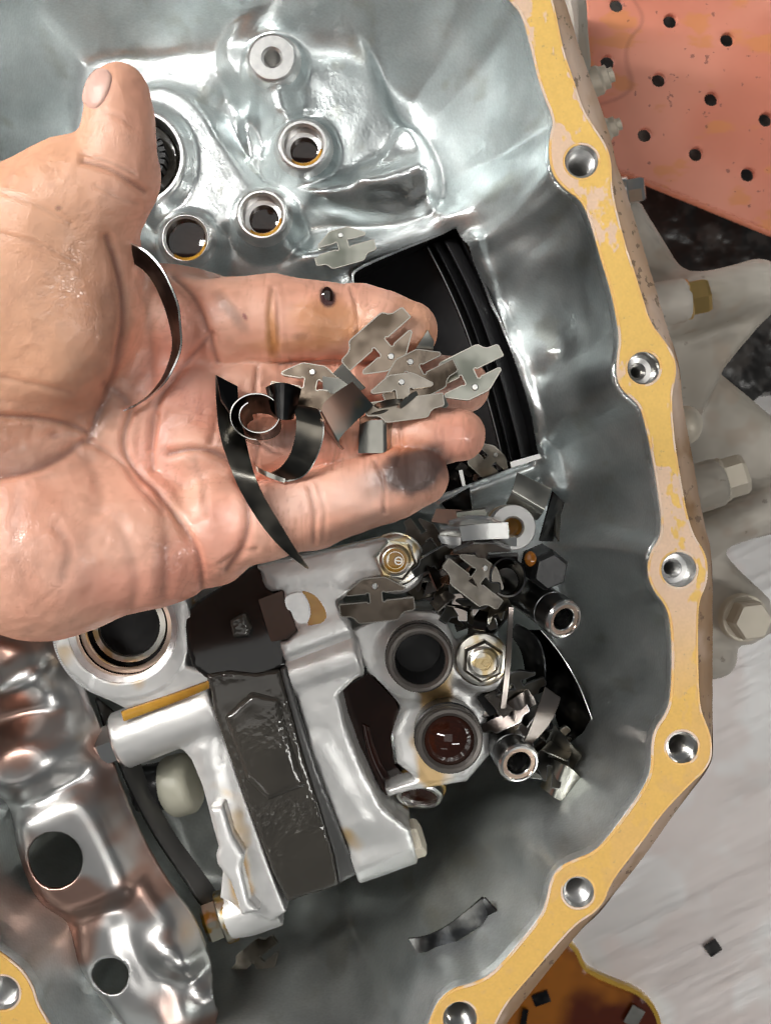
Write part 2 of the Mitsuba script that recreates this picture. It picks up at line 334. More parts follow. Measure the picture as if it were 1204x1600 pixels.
def skin_bump(p, n, uv):
    l1 = fbm(p.x * 260 + 20 * fbm(p.x * 60, p.y * 60, 0, 2), p.y * 1500, p.z * 260, 2); l2 = fbm(p.x * 1300, p.y * 300, p.z * 300, 2)
    v = mikit.voronoi(p.x * 1100 + 3 * fbm(p.x * 300, p.y * 300, 0, 2), p.y * 1500 + 2 * fbm(p.x * 300 + 9, p.y * 300, 0, 2))
    return .00007 * smoothstep(0, .35, v[1] - v[0]) + .00006 * l1 + .00006 * l2 + .0004 * fbm(p.x * 170, p.y * 170, p.z * 170, 2)
scene['skin'] = {'type': 'twosided', 'bsdf': {'type': 'bumpmap', 'arbitrary': proc(skin_bump, 1e-4), 'scale': 1.0, 'bsdf': {'type': 'principled',
    'base_color': {'type': 'mesh_attribute', 'name': 'vertex_color'}, 'roughness': proc(skin_rough), 'specular': .8, 'flatness': .3, 'clearcoat': .25, 'clearcoat_gloss': .8}}}
mat('nail', (.64, .40, .33), .38, 0.0, .5)
# ---------------------------------------------------------------- the opened gearbox case
IN = [(795,0),(815,20),(828,70),(845,140),(866,188),(858,212),(857,246),(864,274),(882,295),(908,312),(922,345),(937,400),(950,440),(960,480),(968,530),(963,560),(963,590),(972,610),(998,632),(1006,655),(1016,700),(1028,770),(1033,810),(1032,838),(1016,862),(1010,890),(1018,920),(1038,943),(1047,970),(1050,1020),(1048,1090),(1040,1116),(1023,1138),(1017,1165),(1018,1200),(1008,1228),(985,1262),(945,1316),(924,1334),(898,1343),(873,1356),(859,1378),(855,1402),(846,1432),(815,1470),(790,1500),(765,1525),(740,1537),(705,1546),(685,1565),(675,1585),(668,1604),
      (640,1690),(500,1730),(300,1715),(150,1690),(92,1630),(76,1595),(60,1570),(52,1540),(33,1512),(0,1488),(-45,1455),(-75,1400),(-90,1000),(-95,500),(-90,150),(-60,-60),(0,-130),(200,-150),(500,-135),(720,-90),(775,-45)]
OUT = [(845,-60),(864,0),(880,80),(895,122),(910,170),(927,197),(947,226),(955,255),(955,282),(959,312),(967,345),(976,380),(988,415),(1005,470),(1016,505),(1036,530),(1052,553),(1057,580),(1050,610),(1049,640),(1055,700),(1065,760),(1073,805),(1085,840),(1101,862),(1106,890),(1103,915),(1093,936),(1090,960),(1090,1040),(1093,1108),(1105,1135),(1112,1160),(1112,1185),(1100,1206),(1078,1225),(1040,1265),(1025,1284),(1000,1320),(962,1368),(950,1390),(944,1408),(928,1427),(905,1441),(888,1457),(850,1500),(810,1546),(790,1571),(772,1604),
       (745,1680),(640,1790),(400,1830),(150,1820),(-60,1740),(-160,1600),(-190,1200),(-200,500),(-190,0),(-140,-180),(0,-240),(300,-260),(600,-240),(790,-170)]
SIDE = [(860,-60),(884,0),(908,80),(930,140),(945,182),(957,222),(962,250),(975,285),(990,335),(1010,400),(1028,460),(1042,508),(1056,548),(1064,580),(1066,625),(1078,690),(1090,758),(1100,815),(1110,850),(1114,885),(1114,940),(1114,1040),(1114,1130),(1115,1165),(1114,1188),(1104,1208),(1085,1232),(1050,1278),(1020,1322),(985,1368),(962,1395),(950,1412),(934,1432),(910,1452),(880,1490),(840,1540),(800,1590),(785,1612),
        (755,1690),(645,1800),(400,1840),(150,1830),(-70,1750),(-170,1600),(-200,1200),(-210,500),(-200,0),(-150,-190),(0,-250),(300,-270),(605,-250),(800,-180)]
HOLES = [(908,252,25.5),(1005,575,25),(1060,890,27),(1065,1168,24.5),(903,1394,24),(718,1592,26),(4,1552,26)]
inner = smooth_poly(pts2(IN, 0), 2); outer = smooth_poly(pts2(OUT, 0), 2)
side = smooth_poly(pts2(SIDE, -.004), 2)
lab('gearbox_case', 'open cast aluminium gearbox case with a yellow sealing face and threaded holes', 'gearbox case')
ZF0 = -.056
GRID = []
def zfloor(px, py, lift=.0012):
    """height of the case interior where the ray of a photo pixel meets it"""
    xs, ys, G = GRID[0]; z = -.05
    for _ in range(12):
        c = P(px, py, z); z = .5 * z + .5 * float(map_coordinates(G, [[(c[0] - xs[0]) / .0007], [(c[1] - ys[0]) / .0007]], order=1, mode='nearest')[0])
    return z + lift
def build_case():
    st = .0007
    xs = np.arange(-.165, .104, st); ys = np.arange(-.205, .2, st)
    X, Y = np.meshgrid(xs, ys, indexing='ij')
    d = -sd2(inner, X, Y)                                        # inside positive
    q3 = np.stack([X, Y, X * 0], -1)
    lo = ss(-.03, -.08, Y)
    zf = ZF0 - .016 * lo - .004 * ss(-.06, -.11, X)
    w = .024 + .016 * ss(.05, .11, Y) * ss(-.02, .03, X) + .008 * lo
    w = w + .006 * (meshkit.fbm(q3 * 30 + 4, 2) - .5)
    t = np.clip(d / w, 0, 1)
    z = zf * (1 - (1 - t) ** 1.9) - .003 * ss(0, .002, d)
    def gauss(px, py, amp, r, zz=-.04, sq=1.0, ang=0):
        c = P(px, py, zz); dx, dy = X - c[0], Y - c[1]; a = math.radians(ang)
        u = dx * math.cos(a) + dy * math.sin(a); v = -dx * math.sin(a) + dy * math.cos(a)
        return amp * np.exp(-((u / (r * sq)) ** 2 + (v / r) ** 2))
    def ridge(line, amp, wd, zz=-.045): return amp * np.exp(-(dline(pts2(line, zz), X, Y) / wd) ** 2)
    pk = smooth_poly(pts2([(-80,900),(420,820),(640,800),(700,870),(780,900),(850,1000),(880,1190),(780,1230),(690,1300),(640,1370),(560,1430),(440,1480),(340,1560),(230,1600),(60,1480),(-60,1300)], -.07), 2)
    z = z - .045 * ss(.006, -.012, sd2(pk, X, Y)) * ss(.004, .02, d)
    # plateaus
    pl1 = smooth_poly(pts2([(345,45),(420,18),(500,10),(545,35),(577,80),(597,150),(622,192),(648,200),(670,240),(680,300),(640,330),(540,330),(470,300),(445,285),(515,215),(480,165),(440,195),(395,150),(345,95)], -.047), 1)
    z = np.where(d > .001, z + .0085 * ss(.0035, -.0015, sd2(pl1, X, Y)) * ss(.0, .03, d), z)
    pl2 = smooth_poly(pts2([(110,190),(160,140),(240,118),(278,132),(306,150),(322,165),(350,215),(412,290),(385,318),(352,352),(330,345),(300,330),(250,350),(150,330)], -.044), 1)
    z = z + .0115 * ss(.004, -.0015, sd2(pl2, X, Y))
    # cast passages, webs, lumps
    z = z + ridge([(455,318),(520,300),(600,290),(650,272)], .0085, .0052)
    pl3 = smooth_poly(pts2([(555,262),(598,246),(622,200),(642,196),(672,240),(684,290),(664,322),(610,300),(560,300)], -.045), 1)
    z = z + .0045 * ss(.003, -.002, sd2(pl3, X, Y)) + ridge([(640,200),(660,245),(668,300),(700,335)], .0025, .003)
    z = z + ridge([(430,130),(440,180),(470,220)], .008, .006) + ridge([(405,110),(375,160),(385,220)], .004, .003)
    z = z + ridge([(480,395),(560,375),(640,352),(712,335)], .006, .006) + ridge([(290,372),(350,390),(420,400),(500,400)], .004, .006)
    z = z + ridge([(892,318),(840,345),(780,365),(735,375)], .0042, .0028, -.035) + ridge([(862,300),(800,340),(735,372)], .003, .0022, -.035)
    z = z + gauss(835, 425, .012, .0075, sq=1.25, ang=60) - gauss(790, 455, .006, .006) + gauss(852, 548, .009, .006) - gauss(820, 500, .004, .005)
    z = z + gauss(800, 405, .005, .006) - gauss(890, 480, .006, .009, -.03, 2.2, -70) + gauss(930, 600, .006, .010, -.02) - gauss(900, 700, .004, .012, -.03)
    z = z + ridge([(865,600),(878,650),(868,700),(880,760)], .005, .004, -.04) + ridge([(960,640),(920,660),(885,650)], .004, .004, -.03)
    z = z + ridge([(735,375),(775,455),(812,560),(838,650),(850,712)], .006, .0022, -.05)
    z = z + ridge([(690,785),(770,755),(850,722)], .006, .004, -.05) + gauss(920, 815, .006, .008) - gauss(960, 900, .005, .012, -.03)
    z = z + ridge([(870,905),(920,870),(985,862)], .005, .007, -.03) - ridge([(880,800),(940,790),(1000,800)], .004, .006, -.03) + ridge([(905,640),(950,690),(990,760)], .003, .009, -.025)
    z = z + ridge([(900,860),(960,850),(1000,855)], .004, .004, -.03) - gauss(930, 1010, .004, .02, -.04) + gauss(560, 160, .002, .012)
    z = z + ridge([(700,1240),(800,1270),(900,1290)], .002, .004, -.06) - gauss(600, 1400, .004, .02, -.06)
    # valley left of the passage
    z = z - .008 * ss(.004, -.004, sd2(pts2([(318,150),(345,110),(385,150),(420,205),(430,265),(400,285),(360,220)], -.052), X, Y))
    def boss(px, py, r, zt, slope=3.2):
        nonlocal z
        c = P(px, py, zt); rr = np.hypot(X - c[0], Y - c[1])
        z = smax(z, zt - .001 - slope * np.maximum(rr - PX(r, zt), 0), .003)
    for (px, py, r, ri, zt) in RINGS: boss(px, py, r, zt)
    boss(*BIG[:2], BIG[2] + 2, BIG[4], 2.0)
    z = z + .0022 * (meshkit.fbm(q3 * 42 + 9, 3) - .5) * ss(0, .01, d) + .0006 * (meshkit.fbm(q3 * 190, 2) - .5)
    z = np.where(d > .0004, gaussian_filter(z, 1.3), z)
    for (px, py, r, ri, zt) in RINGS + [BIG]:
        c = P(px, py, zt); rr = np.hypot(X - c[0], Y - c[1])
        z = np.where(rr < PX((r + ri) / 2, zt), zt - .02, z)
    z = np.where(d < 0, np.minimum(z, -.0025), np.minimum(z, -.0012))
    V = np.stack([X, Y, z], -1)
    GRID.append((xs, ys, z))
    # the window: snap grid points to its edge, drop the faces inside
    sdw = sd2(WIN, X, Y, .00006); near = np.abs(sdw) < st * .72
    tree_p = dense(WIN, .00006); qi = np.argwhere(near)
    _, ii = cKDTree(tree_p).query(V[near][:, :2]); V[near, :2] = tree_p[ii]
    ins = (sdw < 0) & ~near
    # same on the flange's inner edge
    nx, ny = X.shape; idx = np.arange(nx * ny).reshape(nx, ny)
    a, b, c_, e = idx[:-1, :-1], idx[1:, :-1], idx[1:, 1:], idx[:-1, 1:]
    q = np.stack([a, b, c_, e], -1).reshape(-1, 4)
    I, nr, out = ins.ravel(), near.ravel(), (d < -.004).ravel()
    F = np.vstack([q[:, [0, 1, 2]], q[:, [0, 2, 3]]])
    bad = I[F].any(1) | (nr[F].all(1) & (sdw.ravel()[F].mean(1) < 0)) | out[F].any(1)
    return TM(V.reshape(-1, 3), F[~bad])
RINGS = [(425,90,39,13,-.040),(473,226,42,29,-.040),(409,335,42,30,-.040),(290,372,41,31,-.040),(176,360,34,22,-.040)]   # px, py, r, inner r, z of the top
BIG = (212,245,77,68,-.041)
ZW = -.052
WIN = smooth_poly(pts2([(550,428),(556,418),(600,398),(708,357),(714,360),(736,402),(770,470),(803,555),(828,635),(842,705),(838,716),(770,742),(700,768),(640,788),(622,780),(590,650),(560,500)], ZW), 1)
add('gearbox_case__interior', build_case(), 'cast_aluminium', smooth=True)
hp = [Point(*P(x, y)[:2]).buffer(PX(r) + .0001, 32) for x, y, r in HOLES]
ring = Polygon(outer).buffer(0).difference(Polygon(inner).buffer(0))
for h in hp: ring = ring.difference(h)
# sealing face (slightly proud, rounded edge) on the flange
rng = np.random.default_rng(3)
core = ring.buffer(-.0007)
add('gearbox_case__sealing_face', prism(core, -.0012, 0), 'gasket', smooth=False)
k = add('gearbox_case__worn_edge', bevel_slab(ring.difference(core.buffer(.00001)), -.0012, -.0001, .00012, 1), 'bare_edge', smooth=False); lab(k, 'pale worn edge of the yellow sealing face')
def loft(loops, zs):
    n = 900; L = []
    for p in loops:
        ls = LineString(np.vstack([p, p[:1]])); L.append(ls)
    base = np.array([L[0].interpolate(t, normalized=True).coords[0] for t in np.arange(n) / n]); R = [base]
    for l in L[1:]:
        dn = dense(np.array(l.coords)[:-1], .0001); _, k = cKDTree(dn).query(R[-1]); R.append(dn[k])
    V = np.vstack([np.c_[r, np.full(n, zz)] for r, zz in zip(R, zs)]); F = []
    for k in range(len(R) - 1):
        for j in range(n):
            a, b = k*n + j, k*n + (j+1) % n
            F += [[a, b, b + n], [a, b + n, a + n]]
    return TM(V, F)
so = np.array(Polygon(side).buffer(.0006).exterior.coords)[:-1]
flo = loft([np.array(Polygon(outer).buffer(-.0003).exterior.coords)[:-1], outer, side, so, np.array(Polygon(side).buffer(-.004).exterior.coords)[:-1], np.array(Polygon(side).buffer(-.006).exterior.coords)[:-1]], [-.0006, -.0013, -.0052, -.016, -.017, -.09])
V = flo.vertices.copy(); V[:, :2] += (.0003 * (meshkit.fbm(V * 300, 2) - .5))[:, None]
add('gearbox_case__flange', TM(V, flo.faces), 'flange_side', smooth=28)
inn = loft([np.array(Polygon(inner).buffer(.0001).exterior.coords)[:-1], np.array(Polygon(inner).buffer(-.0004).exterior.coords)[:-1], np.array(Polygon(inner).buffer(-.0010).exterior.coords)[:-1]], [-.0009, -.0014, -.0040])
add('gearbox_case__inner_lip', inn, 'cast_aluminium', smooth=True)
for i, (x, y, r) in enumerate(HOLES):
    R = PX(r); c = P(x, y); pr = [(R + .0004, -.0011), (R, -.0004), (R - .0005, -.0022)]
    deep = i in (1, 2)
    if deep: pr += [(R - .0006, -.009), (R - .0022, -.0093)]
    z0 = pr[-1][1]; ri = pr[-1][0]
    for k in range(16): pr += [(ri, z0 - .0012 * k - .0006), (ri - .0009, z0 - .0012 * k - .0012)]
    ze = pr[-1][1]; pr += [(ri - .001, ze - .001), (ri - .001, ze - .004), (1e-6, ze - .006)]
    add('gearbox_case__threaded_hole', lathe(pr, 40, c), 'steel' if i % 2 else 'machined_aluminium', smooth=25)
for i, (x, y, r, ri, zt) in enumerate(RINGS):
    c = P(x, y, zt); R, r2 = PX(r, zt), PX(ri, zt)
    pr = [(R + .0012, -.004), (R + .0002, -.0012), (R - .0005, -.0001), (R - .0011, .0003), (r2 + .0009, .0003), (r2, -.0006), (r2, -.007)]
    if i: pr += [(r2 - .0015, -.0072), (r2 - .0016, -.016), (1e-6, -.0165)]
    else: pr += [(r2 - .0004, -.016), (1e-6, -.018)]
    k = add('gearbox_case__bored_boss', lathe(pr, 56, c), 'machined_aluminium', smooth=25)
    if i == 0: lab(k, 'flat machined boss with a small bolt hole')
    zl = -.0055 if i in (3,) else -.0125
    o = lathe([(1e-6, zl), (r2 - .0017 if i != 3 else r2 - .0001, zl), (r2 - .0012 if i != 3 else r2 + .00005, zl + .0006)], 40, c)
    if i: add('gearbox_case__oil_pool', o, 'oil', smooth=True)
    if i in (1, 2, 3, 4):                                            # amber film on the lower side of the bore
        a = np.linspace(-2.2 if i != 4 else -2.4, -.2, 30); L = []
        for kk, (rr, zz) in enumerate([(r2 + .0010, .0005), (r2 - .0003, -.0006), (r2 - .0005, -.005)]):
            sh = np.abs(np.sin(np.linspace(0, np.pi, 30))) ** .5
            L.append(np.stack([c[0] + (rr if kk else r2 + .0001 + (rr - r2) * sh) * np.cos(a), c[1] + (rr if kk else r2 + .0001 + (rr - r2) * sh) * np.sin(a), c[2] + (zz if kk < 2 else -.0006 - .0044 * sh) + 0 * a], 1))
        V = np.vstack(L); F = [[k*30+j, k*30+j+1, (k+1)*30+j+1] for k in range(2) for j in range(29)] + [[k*30+j, (k+1)*30+j+1, (k+1)*30+j] for k in range(2) for j in range(29)]
        add('gearbox_case__oil_film', TM(V, F), 'amber_oil', smooth=True)
c = P(BIG[0], BIG[1], BIG[4]); R, r2 = PX(BIG[2], BIG[4]), PX(BIG[3], BIG[4])
add('gearbox_case__bearing_bore', lathe([(R + .001, -.004), (R, -.0008), (R - .0006, 0), (r2 + .0004, 0), (r2, -.0006), (r2, -.03), (1e-6, -.03)], 72, c), 'machined_aluminium', smooth=25)
# shaft end inside the bore
lab('drive_shaft', 'black oily shaft hub inside the large bore behind the thumb', 'shaft')
add('drive_shaft__hub', lathe([(r2 * .93, -.028), (r2 * .93, -.006), (r2 * .88, -.004), (r2 * .7, -.0045), (r2 * .68, -.008), (r2 * .6, -.008), (r2 * .58, -.002), (r2 * .40, -.001), (r2 * .38, -.006), (1e-6, -.006)], 72, c), 'black_plate', smooth=30)
g = cat(*[trimesh.creation.box([.0022, .0016, .010], trimesh.transformations.rotation_matrix(a, [0, 0, 1]) @ trimesh.transformations.translation_matrix([r2 * .63, 0, -.003])) for a in np.arange(28) * 2 * np.pi / 28])
g.apply_translation(c); add('drive_shaft__spline_ring', g, 'black_steel', smooth=False); labels['drive_shaft__spline_ring'] = {'kind': 'stuff'}
# chamber under the window
lw = [WIN, WIN, np.array(Polygon(WIN).buffer(.004).exterior.coords)[:-1]]
def wall_strip(poly, ztop, zbot, grow=0.0):
    p = dense(poly, .001); n = len(p); zt = ztop if np.ndim(ztop) else np.full(n, ztop); cc = p.mean(0)
    V = np.vstack([np.c_[p, zt], np.c_[cc + (p - cc) * (1 + grow), np.full(n, zbot)]])
    F = [[j, (j+1) % n, n + (j+1) % n] for j in range(n)] + [[j, n + (j+1) % n, n + j] for j in range(n)]
    return TM(V, F)
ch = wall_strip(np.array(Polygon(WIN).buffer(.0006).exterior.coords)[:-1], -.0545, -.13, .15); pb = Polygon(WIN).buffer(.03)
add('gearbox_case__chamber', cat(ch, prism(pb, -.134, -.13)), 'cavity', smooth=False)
# pulley rims seen through the window
lab('belt_pulley', 'black belt pulley with curved rims inside the dark window', 'pulley')
edge = [(712,372),(742,430),(772,500),(798,580),(820,660),(832,712)]
def rail(off, wd, z0, dz, m):
    A = [(x - off, y + off * .25, z0) for x, y in edge]; B = [(x - off - wd, y + (off + wd) * .25, z0 + dz) for x, y in edge]
    return ribbon(A, B, .0012, 60)
add('belt_pulley__outer_rim', rail(2, 16, -.062, .002, 0), 'pulley_black', smooth=True)
add('belt_pulley__middle_rim', rail(21, 13, -.068, .004, 0), 'pulley_black', smooth=True)
k = add('belt_pulley__inner_rim', rail(38, 9, -.072, 0.0015, 0), 'dark_steel', smooth=True); lab(k, 'bright edged inner rim')
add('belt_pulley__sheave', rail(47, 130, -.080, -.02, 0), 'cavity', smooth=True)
# ---------------------------------------------------------------- what lies round the case
ZFL = -.24
def sheet(poly, z, th, m, key, **k): return add(key, prism(poly, z - th, z), m, smooth=False, **k)
fl = TM([[-1.6, -1.6, ZFL], [1.6, -1.6, ZFL], [1.6, 1.6, ZFL], [-1.6, 1.6, ZFL]], [[0, 1, 2], [0, 2, 3]])
add('floor', fl, 'floor_sheet', smooth=False); lab('floor', 'pale scratched workshop floor beside the case', kind='structure')
m0 = smooth_poly(pts2([(860,-120),(1500,-120),(1500,500),(1300,640),(1210,600),(1150,650),(960,640),(860,400)], -.215), 1)
k = add('shade_mat', bevel_slab(m0, -.239, -.215, .003), 'black_mat', smooth=20); lab(k, 'black mat, also standing in for the dark below the perforated plate', 'mat')  # mat extended under the plate to make its holes look dark
# perforated plate
zp = -.13
pp = [(850,-120),(1330,-120),(1330,411),(1204,362),(985,272),(952,262),(925,232),(915,-40)]
plate = Polygon(pts2(pp, zp)).buffer(.004).buffer(-.004)
ph = [(963,7),(1047,32),(1136,61),(949,96),(1029,124),(1111,154),(1196,186),(1007,210),(1087,240),(1168,272),(1223,92),(1253,305),(1150,-58),(1062,-88),(978,-80),(1235,-25),(1280,215),(1300,118)]
for x, y in ph: plate = plate.difference(Point(*P(x, y, zp)[:2]).buffer(PX(10.8, zp), 20))
lab('perforated_plate', 'salmon pink painted metal plate with round black holes', 'perforated plate')
add('perforated_plate__panel', bevel_slab(plate, zp - .003, zp, .0007, 2), 'pink_paint', smooth=25)
e0 = [P(x, y, zp) for x, y in [(1340,416),(1204,363),(985,273),(950,262)]]
rim = []
for a, b in zip(e0[:-1], e0[1:]):
    rim.append(nets(lambda p, a=a, b=b: rcone(p, a + [0, .0005, -.0018], b + [0, .0005, -.0018],   .0018, .0018), np.minimum(a, b) - .008, np.maximum(a, b) + .008, .0016))
k = add('perforated_plate__folded_edge', cat(*rim), 'orange_edge', smooth=True); lab(k, 'orange red folded edge')
# bell housing casting at the right
zb = -.075
def hous(p):
    Q = lambda x, y, z: P(x, y, z)
    f = rcone(p, Q(1020, 490, zb), Q(1180, 447, zb - .01), PX(42, zb), PX(43, zb))
    f = smin(f, rprism(p, pts2([(1010,470),(1180,430),(1215,470),(1130,575),(1085,665),(1050,720),(1000,640)], zb - .014), zb - .026, zb - .010, .003), .006)
    f = smin(f, rcone(p, Q(990, 330, zb - .02), Q(1050, 470, zb - .015), PX(16, zb), PX(36, zb)), .012)
    f = smin(f, cyl(p, Q(1005, 480, zb + .016), Q(1070, 468, zb + .014), PX(33, zb), .001), .003)
    f = smin(f, rprism(p, pts2([(1040,560),(1100,565),(1204,650),(1330,750),(1330,800),(1204,835),(1100,860),(1040,860)], zb - .03), zb - .05, zb - .026, .004), .006)
    f = smin(f, rcone(p, Q(1070, 845, zb - .012), Q(1300, 762, zb - .02), PX(33, zb), PX(36, zb)), .01)
    f = smin(f, cyl(p, Q(1070, 768, zb + .010), Q(1122, 752, zb + .008), PX(38, zb), .001), .003)
    f = smin(f, rprism(p, pts2([(1060,830),(1120,858),(1150,890),(1196,935),(1200,985),(1165,1005),(1120,1000),(1060,1000)], zb - .02), zb - .045, zb - .012, .004), .006)
    f = smin(f, rcone(p, Q(1162, 965, zb - .03), Q(1160, 965, zb - .006), PX(40, zb), PX(36, zb)), .003)
    f = smin(f, rcone(p, Q(1060, 1032, zb - .02), Q(1115, 1026, zb - .022), PX(40, zb), PX(36, zb)), .006)
    f = smin(f, rcone(p, Q(1060, 980, zb - .03), Q(1120, 985, zb - .03), PX(40, zb), PX(30, zb)), .006)
    f = smin(f, rprism(p, pts2([(860,-80),(895,-80),(912,20),(918,110),(905,180),(870,160)], zb + .02), zb - .02, zb + .03, .004), .004)
    f = smin(f, rprism(p, pts2([(880,-100),(940,150),(985,330),(1035,520),(1062,720),(1085,900),(1090,1060),(1060,1080),(1000,700),(860,100)], zb), zb - .05, zb - .004, .004), .008)
    return f + .0009 * (meshkit.fbm(p.astype(float) * 60, 2) - .5).astype(np.float32)
a = P(850, 1110, zb - .05); b = P(1330, -100, zb)
lab('bell_housing', 'dull grey outer casting with ribs and bolted bosses beside the yellow flange', 'housing')
add('bell_housing__casting', nets(hous, [a[0], a[1], zb - .056], [P(1330, 0, zb)[0] + .01, P(0, -90, zb)[1], zb + .035], .0018), 'outer_cast', smooth=True)
def bolt(parent, px, py, z, axis, r, h, m, wr=1.28, wh=.25, rot=.2, label=None, name='bolt'):
    c = P(px, py, z); ax = np.array(axis, float) / np.linalg.norm(axis); R = PX(r, z)
    k = num(f'{parent}__{name}'); scene[k] = mikit.ply(cat(hexhead(R, h, c + ax * R * wh * .9, ax, rot),
        lathe([(1e-6, -.002), (R * wr, -.002), (R * wr, R * wh * .7), (R * wr * .95, R * wh), (1e-6, R * wh)], 40, c, ax)), m, smooth=22)
    if label: lab(k, label)
    return c, ax, R
bolt('bell_housing', 1071, 468, zb + .014, (1, .2, .12), 29, .007, 'gold_bolt', 1.1, .2, label='gold hex bolt on the upper boss')
bolt('bell_housing', 1123, 751, zb + .008, (1, .3, .15), 32, .008, 'dull_bolt', 1.1, .3, .5, label='pale hex bolt on the middle boss')
bolt('bell_housing', 1160, 965, zb - .006 + PX(36, zb) * .9, (.1, -.06, 1), 32, .008, 'dull_bolt', 1.18, .3, .1, label='dull hex bolt on the lowest boss')
bolt('bell_housing', 976, 300, zb, (1, .1, .3), 20, .006, 'steel', 1.2, .3, label='bright bolt under the edge of the pink plate')
for x, y, r in [(928, 128, 22), (940, 205, 18)]:
    c = P(x, y, zb + .02); s = lathe([(1e-6, -.004), (PX(r, zb), -.004), (PX(r, zb), .002), (PX(r * .8, zb), .003), (PX(r * .8, zb), .005), (PX(r * .5, zb), .0055), (PX(r * .5, zb), .007), (1e-6, .0075)], 32, c, (1, .35, .25))
    add('bell_housing__plug', s, 'dull_bolt', smooth=25)
c = P(1072, 664, -.035); add('bell_housing__round_knob', nets(lambda p: ell(p, c, (PX(24, -.035), PX(30, -.035), .006)), c - .012, c + .012, .0008), 'dull_bolt', smooth=True)
# unseen salmon cabinet, added for red reflections in the sheet metal
k = add('added_cabinet', bevel_slab(Polygon([(-.62, -.55), (-.40, -.55), (-.40, .02), (-.62, .02)]), ZFL, .20, .006), 'pink_paint', smooth=25); lab(k, 'salmon cabinet added out of view for red reflections in the baffle plate', 'cabinet')
# oil stain on the floor under the lower flange
sp = smooth_poly(pts2([(560,1620),(640,1540),(760,1480),(850,1440),(902,1478),(912,1508),(930,1520),(965,1535),(1000,1548),(1022,1570),(1034,1600),(1044,1680),(700,1760)], -.235), 2)
rs = Polygon(sp)
k = add('oil_spill', cat(bevel_slab(rs.buffer(-.0022), ZFL, ZFL + .0075, .0015)), 'spill', smooth=30); lab(k, 'dark red oil pool with an amber rim below the flange', 'oil spill', kind='stuff')
k = add('oil_spill__rim', bevel_slab(rs.difference(rs.buffer(-.0035)), ZFL, ZFL + .0058, .0012), 'spill_rim', smooth=30)
labels[k] = {'label': 'amber rim of the pool'}
def chip(key, label, px, py, z, w, h, ang, m, catg='metal fragment', group=None, tilt=(0, 0)):
    b = trimesh.creation.box([PX(w, z), PX(h, z), .0012])
    M = trimesh.transformations.euler_matrix(tilt[0], tilt[1], math.radians(ang)); b.apply_transform(M); b.apply_translation(P(px, py, z))
    k = add(key, b, m, smooth=False); lab(k, label, catg, group); return k
chip('metal_chip', 'small dark square chip lying alone on the pale floor', 1113, 1481, ZFL + .002, 22, 20, 35, 'band_black')
chip('metal_chip', 'dark chip at the upper edge of the oil pool', 845, 1560, ZFL + .0085, 26, 18, 20, 'band_black')
chip('metal_chip', 'grey oval chip near the amber rim of the oil pool', 990, 1588, ZFL + .010, 22, 30, -30, 'band_grey')
chip('metal_chip', 'thin dark chip by the lower frame edge in the oil pool', 818, 1592, ZFL + .010, 9, 30, -10, 'band_black')
# ---------------------------------------------------------------- oil pump (layered housing) at the lower left
lab('oil_pump', 'pale cast oil pump with black middle plates and a side bolt', 'oil pump')
zu = -.028
UPP = [(400,880),(300,945),(286,965),(292,1010),(300,1040),(328,1062),(360,1056),(400,1060),(448,1040),(444,985),(436,930)]
BLK = [(324,1052),(328,1062),(340,1115),(352,1150),(375,1215),(400,1290),(425,1370),(446,1420),(528,1392),(521,1340),(500,1262),(476,1180),(452,1092),(438,1044),(400,1050),(360,1046)]
THN = [(438,1044),(452,1092),(476,1180),(500,1262),(521,1340),(528,1391),(556,1376),(548,1345),(522,1272),(494,1190),(468,1105),(448,1036)]
WHT = [(446,1020),(468,1105),(494,1190),(522,1272),(548,1345),(560,1374),(645,1335),(640,1300),(612,1276),(594,1258),(562,1190),(540,1130),(530,1085),(566,1050),(560,1000),(545,982)]
def slab_nets(poly, z0, z1, r, pz, h=.0009, dz=None, amp=.0004, fr=80):
    q = pts2(poly, pz) if not isinstance(poly, np.ndarray) else poly
    lo = np.r_[q.min(0) - .003, z0 - .002]; hi = np.r_[q.max(0) + .003, z1 + .009]
    def f(p):
        pp = p if dz is None else np.c_[p[:, :2], p[:, 2] - dz(p)].astype(np.float32)
        return (rprism(pp, q, z0, z1, r) + amp * (meshkit.fbm(p.astype(float) * fr, 2) - .5)).astype(np.float32)
    return nets(f, lo, hi, h)
# the plates' rounded outline: high along the middle, falling to both ends
cA, cB = P(400, 880, zu)[:2], P(500, 1400, zu)[:2]
def hump(p):
    t = ((p[:, :2] - cA) @ (cB - cA)) / ((cB - cA) @ (cB - cA)); return (.010 * (1 - (2 * np.clip(t, -.1, 1.1) - .95) ** 2) - .006).astype(np.float32)
bump_blk = [(375,1195),(420,1120),(445,1150),(470,1230),(490,1290),(430,1300)]
add('oil_pump__middle_plate', slab_nets(BLK, -.07, zu + .001, .0012, zu, .0009, hump, .0004, 120), 'black_plate', smooth=True)
add('oil_pump__upper_plate', slab_nets(UPP, -.07, zu - .001, .0012, zu, .0009, hump, .0001), 'black_gloss', smooth=True)
add('oil_pump__raised_pad', slab_nets([(352,1115),(395,1075),(440,1085),(462,1165),(480,1225),(420,1250),(385,1215)], -.06, zu + .0024, .0030, zu, .0009, hump), 'black_plate', smooth=True)
k = add('oil_pump__lug', slab_nets([(361,968),(384,955),(394,980),(388,992),(366,994)], -.05, zu + .004, .001, zu, .0007), 'black_plate', smooth=True); lab(k, 'shiny square lug on the black plate')
add('oil_pump__thin_plate', slab_nets(THN, -.07, zu + .0005, .0008, zu, .0009, hump, .0001), 'dark_plate', smooth=True)
zc = -.030
